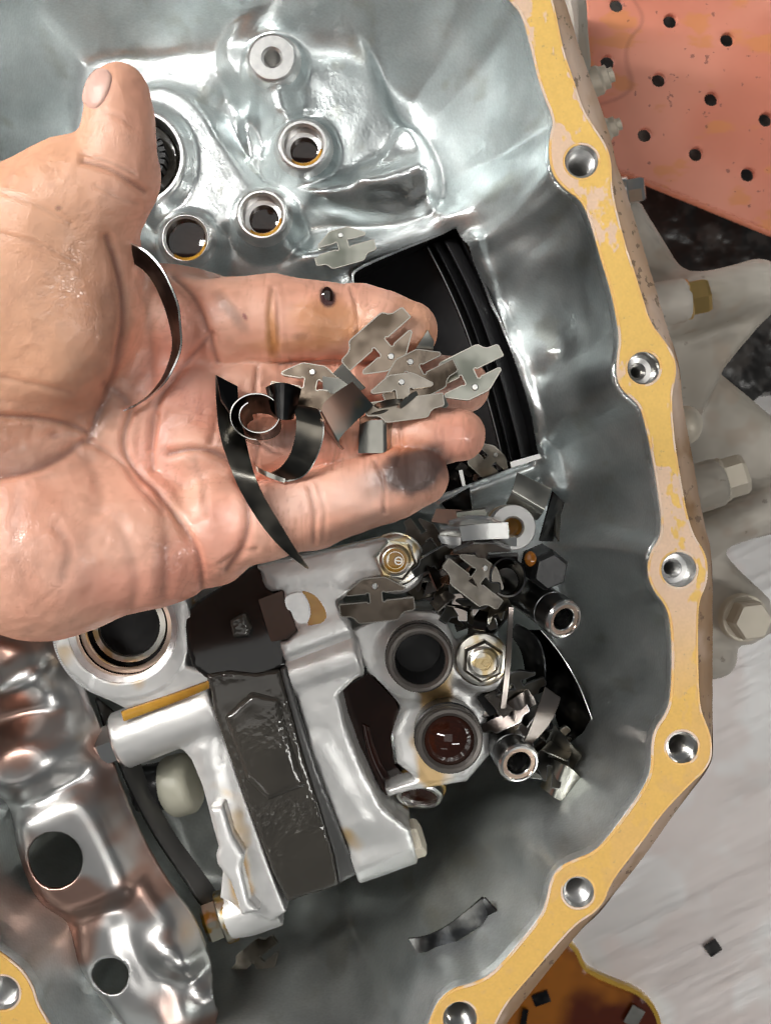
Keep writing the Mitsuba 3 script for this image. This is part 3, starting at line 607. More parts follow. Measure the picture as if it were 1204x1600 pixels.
def cover(p):
    f = rprism(np.c_[p[:, :2], p[:, 2] - hump(p) * .8].astype(np.float32), pts2(WHT, zu), -.07, zu - .001, .0016)
    f = smin(f, cyl(p, P(452, 1056, zu - .004), P(560, 1022, zu - .004), PX(34, zu), .001), .0016)
    f = smin(f, cyl(p, P(548, 1340, zu - .012), P(640, 1308, zu - .014), PX(42, zu), .0012), .002)
    f = smin(f, rcone(p, P(500, 1160, zu - .004), P(560, 1270, zu - .008), PX(28, zu), PX(32, zu)), .003)
    return f + (.0006 * (meshkit.fbm(p.astype(float) * 70, 2) - .5)).astype(np.float32)
q = pts2(WHT, zu); add('oil_pump__end_cover', nets(cover, np.r_[q.min(0) - .006, -.072], np.r_[q.max(0) + .006, zu + .012], .001), 'pump_cast', smooth=True)
# upper cap: pale block joined to the plates, with an oil pocket
TOPB = [(398,884),(500,862),(600,838),(645,850),(650,880),(600,905),(560,915),(528,940),(545,985),(446,1022),(440,960),(428,905)]
def topf(p):
    f = rprism(p, pts2(TOPB, zu), -.06, zu + .002, .0014)
    f = smin(f, rcone(p, P(430, 905, zu - .003), P(520, 890, zu - .005), PX(20, zu), PX(26, zu)), .004)
    f = smin(f, cyl(p, P(440, 1010, zu - .002), P(545, 975, zu - .004), PX(30, zu), .0012), .003)
    po = rprism(p, pts2([(402,935),(443,920),(446,938),(452,950),(466,985),(450,1000),(424,1004)], zu), zu - .006, zu + .02, .001)
    return smax(f, -po, .001) + (.0006 * (meshkit.fbm(p.astype(float) * 70, 2) - .5)).astype(np.float32)
q = pts2(TOPB, zu); add('oil_pump__upper_cap', nets(topf, np.r_[q.min(0) - .006, -.062], np.r_[q.max(0) + .006, zu + .008], .0009), 'pump_cast', smooth=True)
add('oil_pump__oil_pocket', prism(pts2([(404,937),(442,922),(445,938),(452,950),(464,985),(450,998),(424,1002)], zu), zu - .008, zu + .0011), 'oil_brown', smooth=False)
k = add('oil_pump__machined_pad', bevel_slab(smooth_poly(pts2([(444,938),(448,930),(470,924),(478,932),(480,948),(485,958),(480,972),(466,975),(458,966),(455,955),(448,952)], zu + .003), 1), zu - .004, zu + .0035, .0007), 'machined_aluminium', smooth=25); lab(k, 'bright toothed pad beside an amber oil pocket')
zz0 = zu + .0035
k = add('oil_pump__oil_film', bevel_slab(smooth_poly(pts2([(468,922),(490,928),(506,948),(512,968),(494,985),(476,980),(487,960),(480,935)], zz0), 2), zu - .002, zu + .0029, .0006), 'amber_oil', smooth=30); lab(k, 'amber oil beside the bright pad')
# left cover: bored ring, long boss with bolt, rib, lower boss with bolt
zl = -.030
CR = P(192, 982, zl)[:2]; RR = PX(108, zl); RI = PX(84, zl)
def left(p):
    rr = np.hypot(p[:, 0] - CR[0], p[:, 1] - CR[1])
    e = np.abs(p[:, 2] - (zl - .012)) - .012
    ringd = np.maximum(rr - RR, e)
    f = ringd
    f = smin(f, rprism(p, pts2([(200,870),(285,870),(286,960),(292,1040),(326,1050),(332,1075),(200,1110),(140,1080)], zl), zl - .02, zl, .0012), .0015)
    f = smin(f, cyl(p, P(186, 1158, zl - .009), P(340, 1098, zl - .009), PX(46, zl), .0015), .002)
    f = smin(f, rprism(p, pts2([(278,1160),(338,1090),(368,1200),(400,1290),(428,1370),(448,1422),(425,1436),(345,1400),(350,1348),(334,1290),(318,1225),(300,1185)], zl - .006), -.07, zl - .004, .001), .0022)
    f = smin(f, rcone(p, P(330, 1110, zl - .006), P(335, 1190, zl - .006), PX(16, zl), PX(10, zl)), .004)
    f = smin(f, rcone(p, P(320, 1170, zl - .006), P(372, 1330, zl - .008), PX(12, zl), PX(12, zl)), .004)
    f = smin(f, cyl(p, P(352, 1432, zl - .014), P(432, 1405, zl - .014), PX(42, zl), .001), .0015)
    f = smax(f, -np.maximum(rr - RI, -(p[:, 2] + .2)), .0006)
    return f + (.0004 * (meshkit.fbm(p.astype(float) * 90, 2) - .5)).astype(np.float32)
a = P(70, 1480, zl); b = P(460, 860, zl)
add('oil_pump__front_cover', nets(left, [a[0], a[1], -.072], [b[0], b[1], zl + .010], .0007), 'pump_cast', smooth=True)
cc = [CR[0], CR[1], zl]
steps = [(RI + .0002, .0002), (RI - .0018, -.0006), (RI - .0020, -.004), (RI - .0034, -.0042), (RI - .0036, -.009), (RI - .006, -.0092), (RI - .0062, -.02), (1e-6, -.03)]
add('oil_pump__bored_seat', lathe(steps[:3], 80, cc), 'machined_aluminium', smooth=20)
k = add('oil_pump__bronze_ring', lathe([(RI - .0022, -.0052), (RI - .0040, -.005), (RI - .0042, -.0075), (RI - .0022, -.009)], 80, cc), 'steel_copper', smooth=20); lab(k, 'copper coloured ring seat')
add('oil_pump__inner_ring', lathe([(RI - .0055, -.0095), (RI - .0074, -.0092), (RI - .0076, -.012), (RI - .0056, -.014)], 80, cc), 'zinc_pale', smooth=20)
add('oil_pump__bore', lathe([(RI - .0001, -.004), (RI - .0002, -.024), (1e-6, -.024)], 80, cc), 'cavity', smooth=20)
kn = []
for a in np.arange(math.pi * .88, math.pi * 1.55, .034):
    b = trimesh.creation.box([.0022, .0006, .004]); b.apply_translation([RR - .0002, 0, -.0026]); b.apply_transform(trimesh.transformations.rotation_matrix(a, [0, 0, 1])); b.apply_translation(cc); kn.append(b)
k = add('oil_pump__knurled_edge', cat(*kn), 'machined_aluminium', smooth=False); labels[k] = {'kind': 'stuff'}
# amber groove filled with oil along the boss
A = [(190, 1112, zl + .0012), (230, 1098, zl + .0014), (280, 1081, zl + .0014), (326, 1064, zl + .0012)]; B = [(194, 1126, zl + .0002), (232, 1112, zl + .0004), (282, 1093, zl + .0004), (327, 1074, zl + .0004)]
k = add('oil_pump__oil_groove', ribbon(A, B, .0012), 'amber_oil', smooth=True); lab(k, 'amber oil lying in the groove above the boss')
bolt('oil_pump', 186, 1159, zl - .009, (-.93, -.33, .12), 33, .0065, 'steel', 1.22, .2, .3, label='steel hex bolt at the end of the boss')
bolt('oil_pump', 352, 1432, zl - .014, (-.93, -.33, .12), 33, .006, 'zinc_bolt', 1.25, .22, .3, label='amber stained hex bolt at the lower end')
bolt('oil_pump', 630, 1316, zl - .012, (.93, .33, .1), 30, .005, 'dull_bolt', 1.0, .3, .3)
# raised pale rib strap on the cover
k = add('oil_pump__rib', slab_nets([(330,1258),(352,1252),(366,1300),(384,1330),(380,1350),(392,1400),(408,1418),(380,1425),(362,1372),(342,1345),(340,1330),(344,1318)], -.06, zl + .0045, .0022, zl, .0008), 'pump_cast', smooth=True)
# shaft with a nylon wheel behind the cover
lab('pump_shaft', 'dark shaft with a cream wheel behind the pump cover', 'shaft')
c = P(215, 1235, -.06); e = P(280, 1222, -.058)
add('pump_shaft__rod', nets(lambda p: cyl(p, c, e, .0085), np.minimum(c, e) - .012, np.maximum(c, e) + .012, .0011), 'black_steel', smooth=True)
c = P(258, 1232, -.060); e = P(305, 1220, -.058)
k = add('pump_shaft__wheel', nets(lambda p: cyl(p, c, e, .0112, .004), np.minimum(c, e) - .016, np.maximum(c, e) + .016, .0011), 'cream', smooth=True); lab(k, 'cream coloured wheel')
# ---------------------------------------------------------------- valve block with two black tubes
lab('valve_block', 'pale cast block with two black grooved tubes and flanged bolts', 'valve block')
zv = -.034
VB = [(528,940),(548,985),(545,1000),(580,1050),(600,1075),(628,1110),(618,1150),(622,1195),(640,1220),(655,1228),(600,1248),(606,1275),(700,1245),(745,1210),(768,1170),(760,1120),(735,1092),(720,1075),(790,1060),(788,1010),(745,985),(706,1000),(692,955),(655,952),(606,956)]
def vblock(p):
    f = rprism(p, pts2([(545,985),(605,954),(694,954),(712,1040),(700,1080),(620,1085),(575,1050)], zv), -.075, zv, .0009)
    f = smin(f, rcone(p, P(652, 1030, zv), P(652, 1030, -.075), PX(64, zv), PX(64, zv)) + np.maximum(p[:, 2] - zv, 0), .003)
    f = smin(f, rprism(p, pts2([(604,1070),(700,1060),(760,1110),(768,1180),(730,1225),(640,1240),(606,1250),(600,1235),(648,1218),(620,1196),(614,1150),(628,1112)], zv), -.075, zv - .002, .003), .003)
    f = smin(f, cyl(p, P(752, 1036, zv + .001), P(752, 1036, -.075), PX(46, zv), .002), .004)
    f = smin(f, cyl(p, P(617, 880, zv + .001), P(617, 880, -.075), PX(48, zv), .002), .004)
    f = smin(f, rprism(p, pts2([(690,1040),(755,1000),(790,1040),(760,1080),(720,1120),(690,1100)], zv), -.075, zv - .003, .003), .003)
    for tx, ty in [(656, 1031), (702, 1158)]:
        c_ = P(tx, ty, -.014); f = smax(f, PX(46, zv) - np.hypot(p[:, 0] - c_[0], p[:, 1] - c_[1]), .0005)
    return f + (.0005 * (meshkit.fbm(p.astype(float) * 80, 2) - .5)).astype(np.float32)
a = P(520, 1290, zv); b = P(800, 820, zv)
add('valve_block__casting', nets(vblock, [a[0], a[1], -.077], [b[0], b[1], zv + .006], .001), 'pump_cast', smooth=True)
def tube(px, py, zt, ro, ri, depth, key, oil=None):
    c = P(px, py, zt); R, r2 = PX(ro, zt), PX(ri, zt)
    pr = [(R, -depth), (R, -.0085), (R - .0014, -.0085), (R - .0014, -.0068), (R, -.0068), (R + .0002, -.0058), (R, -.005), (R - .0015, -.005), (R - .0015, -.0032), (R - .0003, -.0032), (R - .0002, -.0008), (R - .0008, 0), (r2 + .0010, .0001), (r2, -.0008), (r2 - .0002, -depth), (1e-6, -depth)]
    k = add(key, lathe(pr[:-2] + [(r2 - .0002, -.0018)], 72, c), 'tube_black', smooth=25)
    scene[k + '__bore'] = mikit.ply(lathe([(r2 - .0002, -.0016), (r2 - .0003, -depth), (1e-6, -depth)], 60, c), 'cavity', smooth=25)
    o = [(R - .0012, -.0082), (R + .0004, -.0079), (R + .0004, -.0072), (R - .0012, -.0069)]
    add(k + '__seal', lathe(o, 72, c), 'black_rubber', smooth=True)
    return c, R, r2
mat('tube_black', (.10, .09, .082), .3, .55, .5)
mat('cream', (.42, .41, .33), .4, 0.0, .5)
tube(656, 1031, -.013, 53, 40, .03, 'valve_block__tube')
c, R, r2 = tube(702, 1158, -.015, 53, 39, .03, 'valve_block__tube')
a = np.linspace(0, 1, 14); dome = [(1e-6, .0032)] + [(r2 * 1.0 * t, -.0012 + .0044 * (1 - t ** 2.2)) for t in a[1:]]
k = add('valve_block__tube_001__oil_dome', lathe(dome, 64, c), 'oil_red', smooth=True, n=False); lab(k, 'dark red oil bulging from the lower tube')
def flange_bolt(px, py, z, r, m, rot, amber):
    c = P(px, py, z); R = PX(r, z); k = num('valve_block__flange_bolt')
    scene[k] = mikit.ply(cat(lathe([(R * 1.36, -.003), (R * 1.36, .0004), (R * 1.28, .0010), (R * 1.05, .0014), (1e-6, .0014)], 56, c), hexhead(R * 1.08, .0062, c + [0, 0, .0012], (0, 0, 1), rot, .14),
        lathe([(R * .80, .0072), (R * .78, .0080), (R * .66, .0084), (R * .64, .0078), (R * .45, .0076), (R * .44, .0079), (R * .40, .0079), (R * .39, .0075), (1e-6, .0075)], 40, c)), m, smooth=22)
    # raised head mark: a bar and a crossed ring
    bar = trimesh.creation.box([R * .09, R * .38, .0005]); bar.apply_translation([-R * .36, 0, 0])
    o = lathe([(R * .21, -.0004), (R * .21, .0003), (R * .14, .0003), (R * .14, -.0004)], 24, (R * .16, 0, 0)); cr = trimesh.creation.box([R * .34, R * .07, .0005]); cr.apply_translation([R * .16, 0, 0])
    g = cat(bar, o, cr); g.apply_transform(trimesh.transformations.rotation_matrix(rot, [0, 0, 1])); g.apply_translation(c + [0, 0, .0080])
    scene[k + '__head_mark'] = mikit.ply(g, m, smooth=25)
    if amber: scene[k + '__oil_film'] = mikit.ply(lathe([(1e-6, .0077), (R * .74, .00775), (R * .76, .0073)], 40, c), 'amber_oil', smooth=True)
    lab(k, 'flanged bolt with oil pooled on its head' if amber else 'bright flanged bolt with a raised head mark')
    return k
flange_bolt(617, 874, zv + .006, 31, 'zinc_pale', -.15, True)
flange_bolt(752, 1030, zv + .003, 31, 'zinc_pale', -.6, False)
k = add('valve_block__dark_recess', prism(pts2([(525,1085),(575,1052),(618,1095),(625,1120),(610,1150),(616,1195),(640,1222),(600,1245),(560,1190),(535,1130)], -.05), -.075, -.05), 'oil', smooth=False); lab(k, 'black oil standing in the recess')
add('valve_block__oil_streak', ribbon([(566,1130,-.0492), (575,1180,-.0490), (602,1240,-.0488)], [(576,1135,-.0498), (590,1180,-.0496), (625,1236,-.0494)], .001), 'oil_red', smooth=True)
# small plug below the block
c = P(655, 1240, -.052)
lab('valve_plug', 'bronze ringed plug full of oil under the valve block', 'plug')
ax = (-.1, -.75, .7)
add('valve_plug__body', lathe([(.0085, -.012), (.0085, .001), (.0078, .0018), (.0066, .0018), (.0062, .0), (1e-6, 0)], 48, c, ax), 'steel', smooth=25)
add('valve_plug__collar', lathe([(.0086, -.005), (.0094, -.0048), (.0094, -.002), (.0086, -.0018)], 48, c, ax), 'gold_bolt', smooth=25)
add('valve_plug__oil', lathe([(1e-6, .0012), (.0064, .0006)], 48, c, ax), 'oil_red', smooth=True)
# ---------------------------------------------------------------- two steel pipes and the cream washer boss
def pipe(base, top, ro, ri, label):
    k = num('steel_pipe'); lab(k, label, 'pipe')
    b, t = P(*base), P(*top); ax = (t - b) / np.linalg.norm(t - b); R, r2 = PX(ro, top[2]), PX(ri, top[2]); L = np.linalg.norm(t - b)
    scene[k + '__tube'] = mikit.ply(lathe([(R * .94, -L), (R * .97, -.009), (R * .93, -.0088), (R * .93, -.0076), (R, -.0074), (R, -.0016)], 64, t, ax), 'dark_steel', smooth=25)
    scene[k + '__end_face'] = mikit.ply(lathe([(R, -.0020), (R, -.0008), (R * .92, 0), (R * .82, .0001), (R * .80, -.0005), (r2 * 1.18, -.0007), (r2 * 1.05, -.0012), (r2, -.0025), (r2, -.012), (1e-6, -.02)], 64, t, ax), 'steel', smooth=25)
    scene[k + '__copper_face'] = mikit.ply(lathe([(R * .79, -.0004), (R * .60, -.0005), (r2 * 1.2, -.0006)], 64, t, ax), 'steel_copper', smooth=25)
    scene[k + '__bore'] = mikit.ply(lathe([(r2 * .97, -.0035), (r2 * .96, -.016), (1e-6, -.018)], 48, t, ax), 'cavity', smooth=25)
pipe((785, 900, -.055), (882, 969, -.020), 32, 18, 'upper steel pipe stub with a copper tinted end')
pipe((765, 1125, -.058), (811, 1194, -.026), 33, 19, 'lower steel pipe stub with a copper tinted end')
c = P(801, 824, -.0185); R = PX(36, -.0185)
lab('washer_boss', 'cream coloured round washer on a threaded post', 'washer')
scene['washer_boss__ring'] = mikit.ply(lathe([(R * .97, -.03), (R, -.001), (R * .96, 0), (R * .5, 0), (R * .42, -.0008), (R * .40, -.012), (1e-6, -.014)], 56, c), 'pump_cast', smooth=25)
scene['washer_boss__liner'] = mikit.ply(lathe([(R * .40, -.0012), (R * .36, -.0016), (R * .35, -.008)], 40, c), 'gold_bolt', smooth=25)
# ---------------------------------------------------------------- pressed steel baffle at the lower left
lab('baffle_plate', 'shiny pressed steel baffle plate with two round holes', 'baffle plate')
zs = -.028
BP = smooth_poly(pts2([(-120,960),(70,985),(110,1050),(140,1120),(172,1200),(205,1295),(262,1395),(300,1440),(328,1510),(345,1640),(190,1640),(150,1570),(108,1528),(98,1470),(88,1440),(52,1418),(25,1345),(8,1270),(-30,1245),(-120,1230)], zs), 2)
def bh(p):
    X, Y = p[:, 0], p[:, 1]; z = np.full(len(p), zs, float)
    def g(px, py, amp, ra, rb, ang):
        c = P(px, py, zs); a = math.radians(ang); dx, dy = X - c[0], Y - c[1]; u = dx * math.cos(a) + dy * math.sin(a); v = -dx * math.sin(a) + dy * math.cos(a)
        return amp, np.sqrt((u / PX(ra, zs)) ** 2 + (v / PX(rb, zs)) ** 2)
    a, r = g(45, 1188, .010, 92, 62, 20); z += a * ss(1.08, .35, r); z -= .002 * np.exp(-((r - 1.2) / .15) ** 2)
    # flat pad round the big hole is raised; right side falls away; step below
    pad = smooth_poly(pts2([(20,1290),(50,1265),(120,1235),(150,1260),(200,1370),(190,1395),(110,1425),(70,1418),(40,1370)], zs), 2); d1 = sd2(pad, X, Y); z += .0055 * ss(.0045, -.0015, d1)
    pad2 = smooth_poly(pts2([(118,1450),(160,1425),(200,1440),(235,1500),(260,1560),(285,1640),(170,1640),(150,1580),(118,1520)], zs), 2); z += .003 * ss(.004, -.002, sd2(pad2, X, Y))
    st = (Y - P(0, 1408, zs)[1]) + .42 * (X - P(150, 1408, zs)[0]) * -1
    a, r = g(275, 1490, .006, 36, 52, 60); z += a * ss(1.1, .3, r)
    a, r = g(335, 1560, .007, 40, 36, 0); z += a * ss(1.1, .3, r)
    a, r = g(215, 1490, -.003, 22, 80, 25); z += a * ss(1.1, .2, r)
    a, r = g(40, 1060, .006, 70, 30, 25); z += a * ss(1.2, .3, r); a, r = g(100, 1075, -.004, 25, 60, 25); z += a * ss(1.2, .3, r)
    e = -sd2(BP, X, Y); z -= .008 * (1 - ss(-.001, .0075, e)) ; 
    return z
def baf(p):
    X, Y = p[:, 0], p[:, 1]; uq = p[:, :2]
    f = np.abs(p[:, 2] - H2(uq)) * samp(SL, uq) - .0008
    f = smax(f, SD2(uq), .0008)
    for x, y, r in [(88, 1341, 43), (171, 1527, 28)]:
        c = P(x, y, zs + .004); f = smax(f, PX(r, zs + .004) - np.hypot(X - c[0], Y - c[1]), .0009)
    return f.astype(np.float32)
ga = np.arange(BP[:, 0].min() - .004, BP[:, 0].max() + .004, .0006); gb = np.arange(BP[:, 1].min() - .004, BP[:, 1].max() + .004, .0006)
GX, GY = np.meshgrid(ga, gb, indexing='ij'); HG = gaussian_filter(bh(np.c_[GX.ravel(), GY.ravel()]).reshape(GX.shape), 3.3); SG = sd2(BP, GX, GY)
def samp(G, uq): return map_coordinates(G, [(uq[:, 0] - ga[0]) / .0006, (uq[:, 1] - gb[0]) / .0006], order=1, mode='nearest')
_g = np.gradient(HG, .0006); SL = 1 / np.sqrt(1 + _g[0] ** 2 + _g[1] ** 2)
H2 = lambda u: samp(HG, u); SD2 = lambda u: samp(SG, u)
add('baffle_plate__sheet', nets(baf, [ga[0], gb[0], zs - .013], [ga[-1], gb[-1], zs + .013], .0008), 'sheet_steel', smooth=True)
# curved guide bracket between baffle and pump
lab('guide_bracket', 'dark curved bracket between the baffle plate and the pump', 'bracket')
add('guide_bracket__arm', ribbon([(150,1090,-.045),(190,1200,-.045),(240,1300,-.045),(300,1390,-.045),(330,1430,-.05)], [(200,1130,-.052),(225,1215,-.052),(262,1290,-.052),(318,1370,-.054),(350,1415,-.056)], .002, 60), 'dark_plate', smooth=True)
# ---------------------------------------------------------------- the hand
def hp3(px, py, zmm): return P(px, py, zmm / 1000).astype(np.float32)
def hr(px, zmm): return PX(px, zmm / 1000)
FING = {  # joints: px, py, z in mm, radius in px
 'index':  [(300,508,40,66), (425,497,42,63), (560,503,41,54), (640,516,42,45)],
 'middle': [(310,610,36,58), (465,606,32,54), (610,600,28,50), (722,603,29,43)],
 'ring':   [(330,705,38,56), (480,694,39,50), (620,688,43,45), (716,680,47,41)],
 'little': [(345,835,45,58), (490,796,46,57), (595,762,49,53), (655,746,51,47)],
}
def finger(p, js):
    f = None
    for a, b in zip(js[:-1], js[1:]):
        c = rcone(p, hp3(*a[:3]), hp3(*b[:3]), hr(a[3], a[2]), hr(b[3], b[2]))
        f = c if f is None else smin(f, c, .004)
    # pulp of the pads between the joints, a slight waist at each joint
    for a, b in zip(js[:-1], js[1:]):
        A, B = hp3(*a[:3]), hp3(*b[:3]); m = A * .5 + B * .5; m[2] += .0022
        ax = (B - A) / np.linalg.norm(B - A); x = ax; y = np.cross([0, 0, 1], x); y /= np.linalg.norm(y); z = np.cross(x, y)
        r = hr((a[3] + b[3]) / 2, a[2])
        f = smin(f, ell(p, m, (np.linalg.norm(B - A) * .42, r * .90, r * .93), np.stack([x, y, z])), .004)
    return f
def hand(p):
    # palm slab and pads
    f = ell(p, hp3(210, 660, 28), (.064, .046, .019))
    f = smin(f, rcone(p, hp3(-60, 640, 36), hp3(-420, 640, 30), .033, .034), .02)                      # wrist and forearm
    f = smin(f, rcone(p, hp3(90, 850, 36), hp3(270, 835, 36), hr(128, 40), hr(92, 40)), .010)       # little-finger side mound
    f = smin(f, ell(p, hp3(60, 860, 42), (.030, .024, .022)), .010)
    f = smin(f, ell(p, hp3(215, 850, 42), (.022, .0185, .0165)), .004)
    f = smin(f, ell(p, hp3(338, 820, 39), (.0125, .017, .0150)), .0025)                                  # pad below the little finger
    f = smin(f, ell(p, hp3(305, 705, 35), (.012, .014, .0145)), .004)
    f = smin(f, ell(p, hp3(285, 610, 35), (.012, .014, .0135)), .004)
    f = smin(f, ell(p, hp3(270, 500, 36), (.014, .0125, .0150)), .005)                                  # pad below the index finger
    f = smin(f, ell(p, hp3(265, 640, 27), (.022, .038, .016)), .006)
    # fingers: creases of contact between them stay sharp
    g = None
    for k, js in FING.items():
        q = finger(p, js); g = q if g is None else smin(g, q, .0012)
    f = smin(f, g, .0045)
    # ball of the thumb and the thumb itself
    t = ell(p, hp3(20, 480, 51), (.036, .028, .0195), np.stack([[.72, .66, .1], [-.66, .74, 0], [-.1, 0, 1]]).astype(np.float32))
    t = smin(t, ell(p, hp3(98, 470, 54), (.0170, .026, .0165)), .012)
    t = smin(t, rcone(p, hp3(-40, 440, 56), hp3(110, 320, 62), .0215, .0155), .012)
    t = smin(t, rcone(p, hp3(70, 345, 63), hp3(176, 262, 66), hr(86, 64), hr(60, 66)), .008)
    t = smin(t, ell(p, hp3(165, 300, 66), (.0105, .0125, .0105), np.stack([[.5, -.86, 0], [.86, .5, 0], [0, 0, 1]]).astype(np.float32)), .006)
    t = smin(t, rcone(p, hp3(188, 258, 66), hp3(181, 148, 70), hr(53, 66), hr(43, 70)), .005)
    t = smin(t, ell(p, hp3(190, 195, 70), (.0082, .0140, .0080)), .004)
    f = smin(f, t, .0065)
    return f
def nailcut(p): return 0
hb0 = np.minimum(hp3(-330, 1060, 60), hp3(-330, 1060, 0)); hb1 = np.maximum(hp3(790, 70, 60), hp3(790, 70, 0))
H = nets(hand, [hb0[0], hb0[1], -.004], [hb1[0], hb1[1], .094], .00095)
# lines of the palm: (polyline px, depth mm, width mm)
CREASE = [
 ([(168,372),(186,420),(198,480),(190,545),(174,610),(150,655),(140,690)], .9, 1.5),
 ([(0,650),(60,655),(110,662),(138,676)], .7, 1.0), ([(0,745),(50,735),(95,715),(130,690)], .8, 1.4), ([(0,590),(50,600),(110,612)], .25, .9),
 ([(140,690),(190,720),(215,760),(255,800)], .45, .9), ([(205,640),(190,690),(205,730),(250,770),(285,820),(312,870),(316,920)], .8, 1.1),
 ([(340,565),(318,500),(300,455),(270,430)], .7, 1.0), ([(235,700),(240,640),(262,600),(300,560),(330,520)], .6, 1.0),
 ([(240,735),(236,700),(246,650)], .5, .9), ([(265,708),(300,700),(335,705),(362,722),(384,770),(388,820),(378,860),(355,892)], .9, 1.2),
 ([(330,690),(345,640),(344,590)], .4, 1.0),
 ([(425,452),(420,500),(428,552)], .45, .7), ([(430,452),(436,500),(434,552)], .25, .6), ([(548,450),(560,490),(558,540)], .4, .6),
 ([(402,575),(398,620),(402,650)], .5, .7), ([(545,560),(550,590),(545,640)], .4, .6), ([(400,660),(404,700),(398,740)], .5, .7), ([(522,650),(526,690),(518,730)], .4, .6), ([(625,650),(628,690),(622,725)], .35, .6),
 ([(482,760),(492,800),(490,850)], .5, .7), ([(495,755),(508,800),(505,845)], .25, .6), ([(584,718),(600,752),(600,800)], .45, .6), ([(345,880),(375,862),(400,858)], .4, .8),
 ([(130,252),(170,262),(205,285),(228,300)], .7, .9), ([(128,240),(165,250),(210,272)], .35, .7), ([(160,175),(185,180),(210,200)], .15, .8), ([(150,290),(190,312),(215,318)], .2, .7), ([(0,300),(60,320),(110,350)], .2, .8), ([(0,365),(60,380),(120,410)], .2, .8),
 ([(90,830),(110,860),(100,900)], .4, 2.2), ([(190,830),(215,900),(200,965)], .35, 2.0), ([(120,700),(160,760),(150,800)], .35, 2.0), ([(250,780),(262,840),(256,930)], .5, 1.6), ([(30,770),(20,840),(40,930)], .3, 2.5),
 ([(165,600),(200,625),(206,640)], .6, 1.6), ([(300,700),(318,760),(322,800)], .25, 1.2), ([(215,440),(236,500),(238,600)], .3, 1.5),
]
H = H.subdivide(); V = H.vertices.copy(); nrm = H.vertex_normals
def pxof(V): k = SC * (D - V[:, 2]) / D; return V[:, 0] / k + 602, 800 - V[:, 1] / k
hx, hy = pxof(V); up = np.clip(nrm[:, 2] * 2 + .3, 0, 1); disp = np.zeros(len(V)); crease = np.zeros(len(V))
for line, dep, wd in CREASE:
    l = smooth_poly(np.array(line, float), 2, False); dd = cKDTree(dense(l, 1.0, False)).query(np.c_[hx, hy])[0] * .178
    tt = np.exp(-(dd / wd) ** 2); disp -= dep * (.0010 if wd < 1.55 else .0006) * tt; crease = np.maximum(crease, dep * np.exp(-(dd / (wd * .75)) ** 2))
    disp += dep * .00022 * np.exp(-((dd - 2.2 * wd) / (1.3 * wd)) ** 2)
disp *= up
disp += .0011 * (meshkit.fbm(V * 75 + 3, 2) - .5) + .0006 * (meshkit.fbm(V * 260 + 1, 2) - .5)
# fine skin lines: across the fingers, along the mounds
wx = hx + 14 * (meshkit.fbm(np.c_[hx, hy, hx * 0] * .03, 2) - .5); wy = hy + 14 * (meshkit.fbm(np.c_[hx, hy, hx * 0 + 9] * .03, 2) - .5)
fm = ss(330, 420, hx); ft = meshkit.noise(np.c_[wx * .16, wy * .022, wx * 0]); pt = meshkit.noise(np.c_[(wx + wy * .5) * .13, (wy - wx * .5) * .03, wx * 0 + 4]); pq = meshkit.noise(np.c_[wx * .035, wy * .15, wx * 0 + 7])
line = fm * np.exp(-((ft - .5) / .07) ** 2) + (1 - fm) * np.maximum(np.exp(-((pt - .5) / .06) ** 2), .8 * np.exp(-((pq - .5) / .06) ** 2))
line *= ss(.35, .65, meshkit.fbm(np.c_[hx, hy, hx * 0 + 2] * .02, 2))
line *= .45 + .55 * ss(180, 300, hx)
disp -= .00009 * line * up
V = V + nrm * disp[:, None]
def blob(px, py, rx, ry, ang=0, soft=.5):
    a = math.radians(ang); dx, dy = hx - px, hy - py; u = (dx * math.cos(a) + dy * math.sin(a)) / rx; v = (-dx * math.sin(a) + dy * math.cos(a)) / ry
    n = meshkit.fbm(np.c_[hx, hy, hx * 0] * .035, 3) - .5
    return ss(1 + soft, 1 - soft, np.sqrt(u * u + v * v) + .55 * n)
C = np.tile(np.array([.73, .355, .245]), (len(V), 1))
def tint(w, col, amt): 
    global C
    w = (np.clip(w, 0, 1) * amt)[:, None]; C = C * (1 - w) + np.array(col) * w
n1 = meshkit.fbm(V * 55 + 8, 3); n2 = meshkit.fbm(V * 240 + 5, 3)
tint(ss(.35, .65, n1), (.79, .44, .32), .7); tint(ss(.5, .72, n2), (.60, .29, .20), .4)
tint(ss(250, 80, hx) * ss(760, 560, hy), (.69, .36, .20), .7)                       # tanned thumb side
for b in [(272, 590, 60, 75), (262, 580, 40, 50), (300, 520, 40, 60), (330, 640, 40, 40), (240, 730, 40, 60), (470, 690, 60, 30), (290, 890, 40, 50), (215, 1, 1, 1), (715, 690, 40, 40), (350, 830, 40, 60), (200, 920, 90, 40)]:
    tint(blob(*b, soft=.6), (.66, .25, .18), .5)  # palm redness, with the shade of its hollow painted in
for b in [(440, 780, 70, 30), (560, 770, 60, 40), (640, 590, 60, 30), (690, 600, 60, 40), (450, 690, 40, 20), (600, 670, 30, 20)]: tint(blob(*b, soft=.6), (.74, .47, .38), .6)
tint(line, (.46, .19, .13), .40)
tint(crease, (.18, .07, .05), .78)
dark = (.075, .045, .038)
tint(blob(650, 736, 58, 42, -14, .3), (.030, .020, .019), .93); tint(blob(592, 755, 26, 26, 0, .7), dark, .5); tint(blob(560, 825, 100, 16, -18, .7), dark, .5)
tint(blob(150, 610, 48, 60, 30, .7), dark, .45); tint(blob(95, 640, 60, 35, 10, .8), dark, .35); tint(blob(172, 500, 26, 70, 0, .7), dark, .35); tint(blob(60, 720, 90, 22, -12, .8), dark, .35)  # dark smudges, including painted shade beside the ball of the thumb
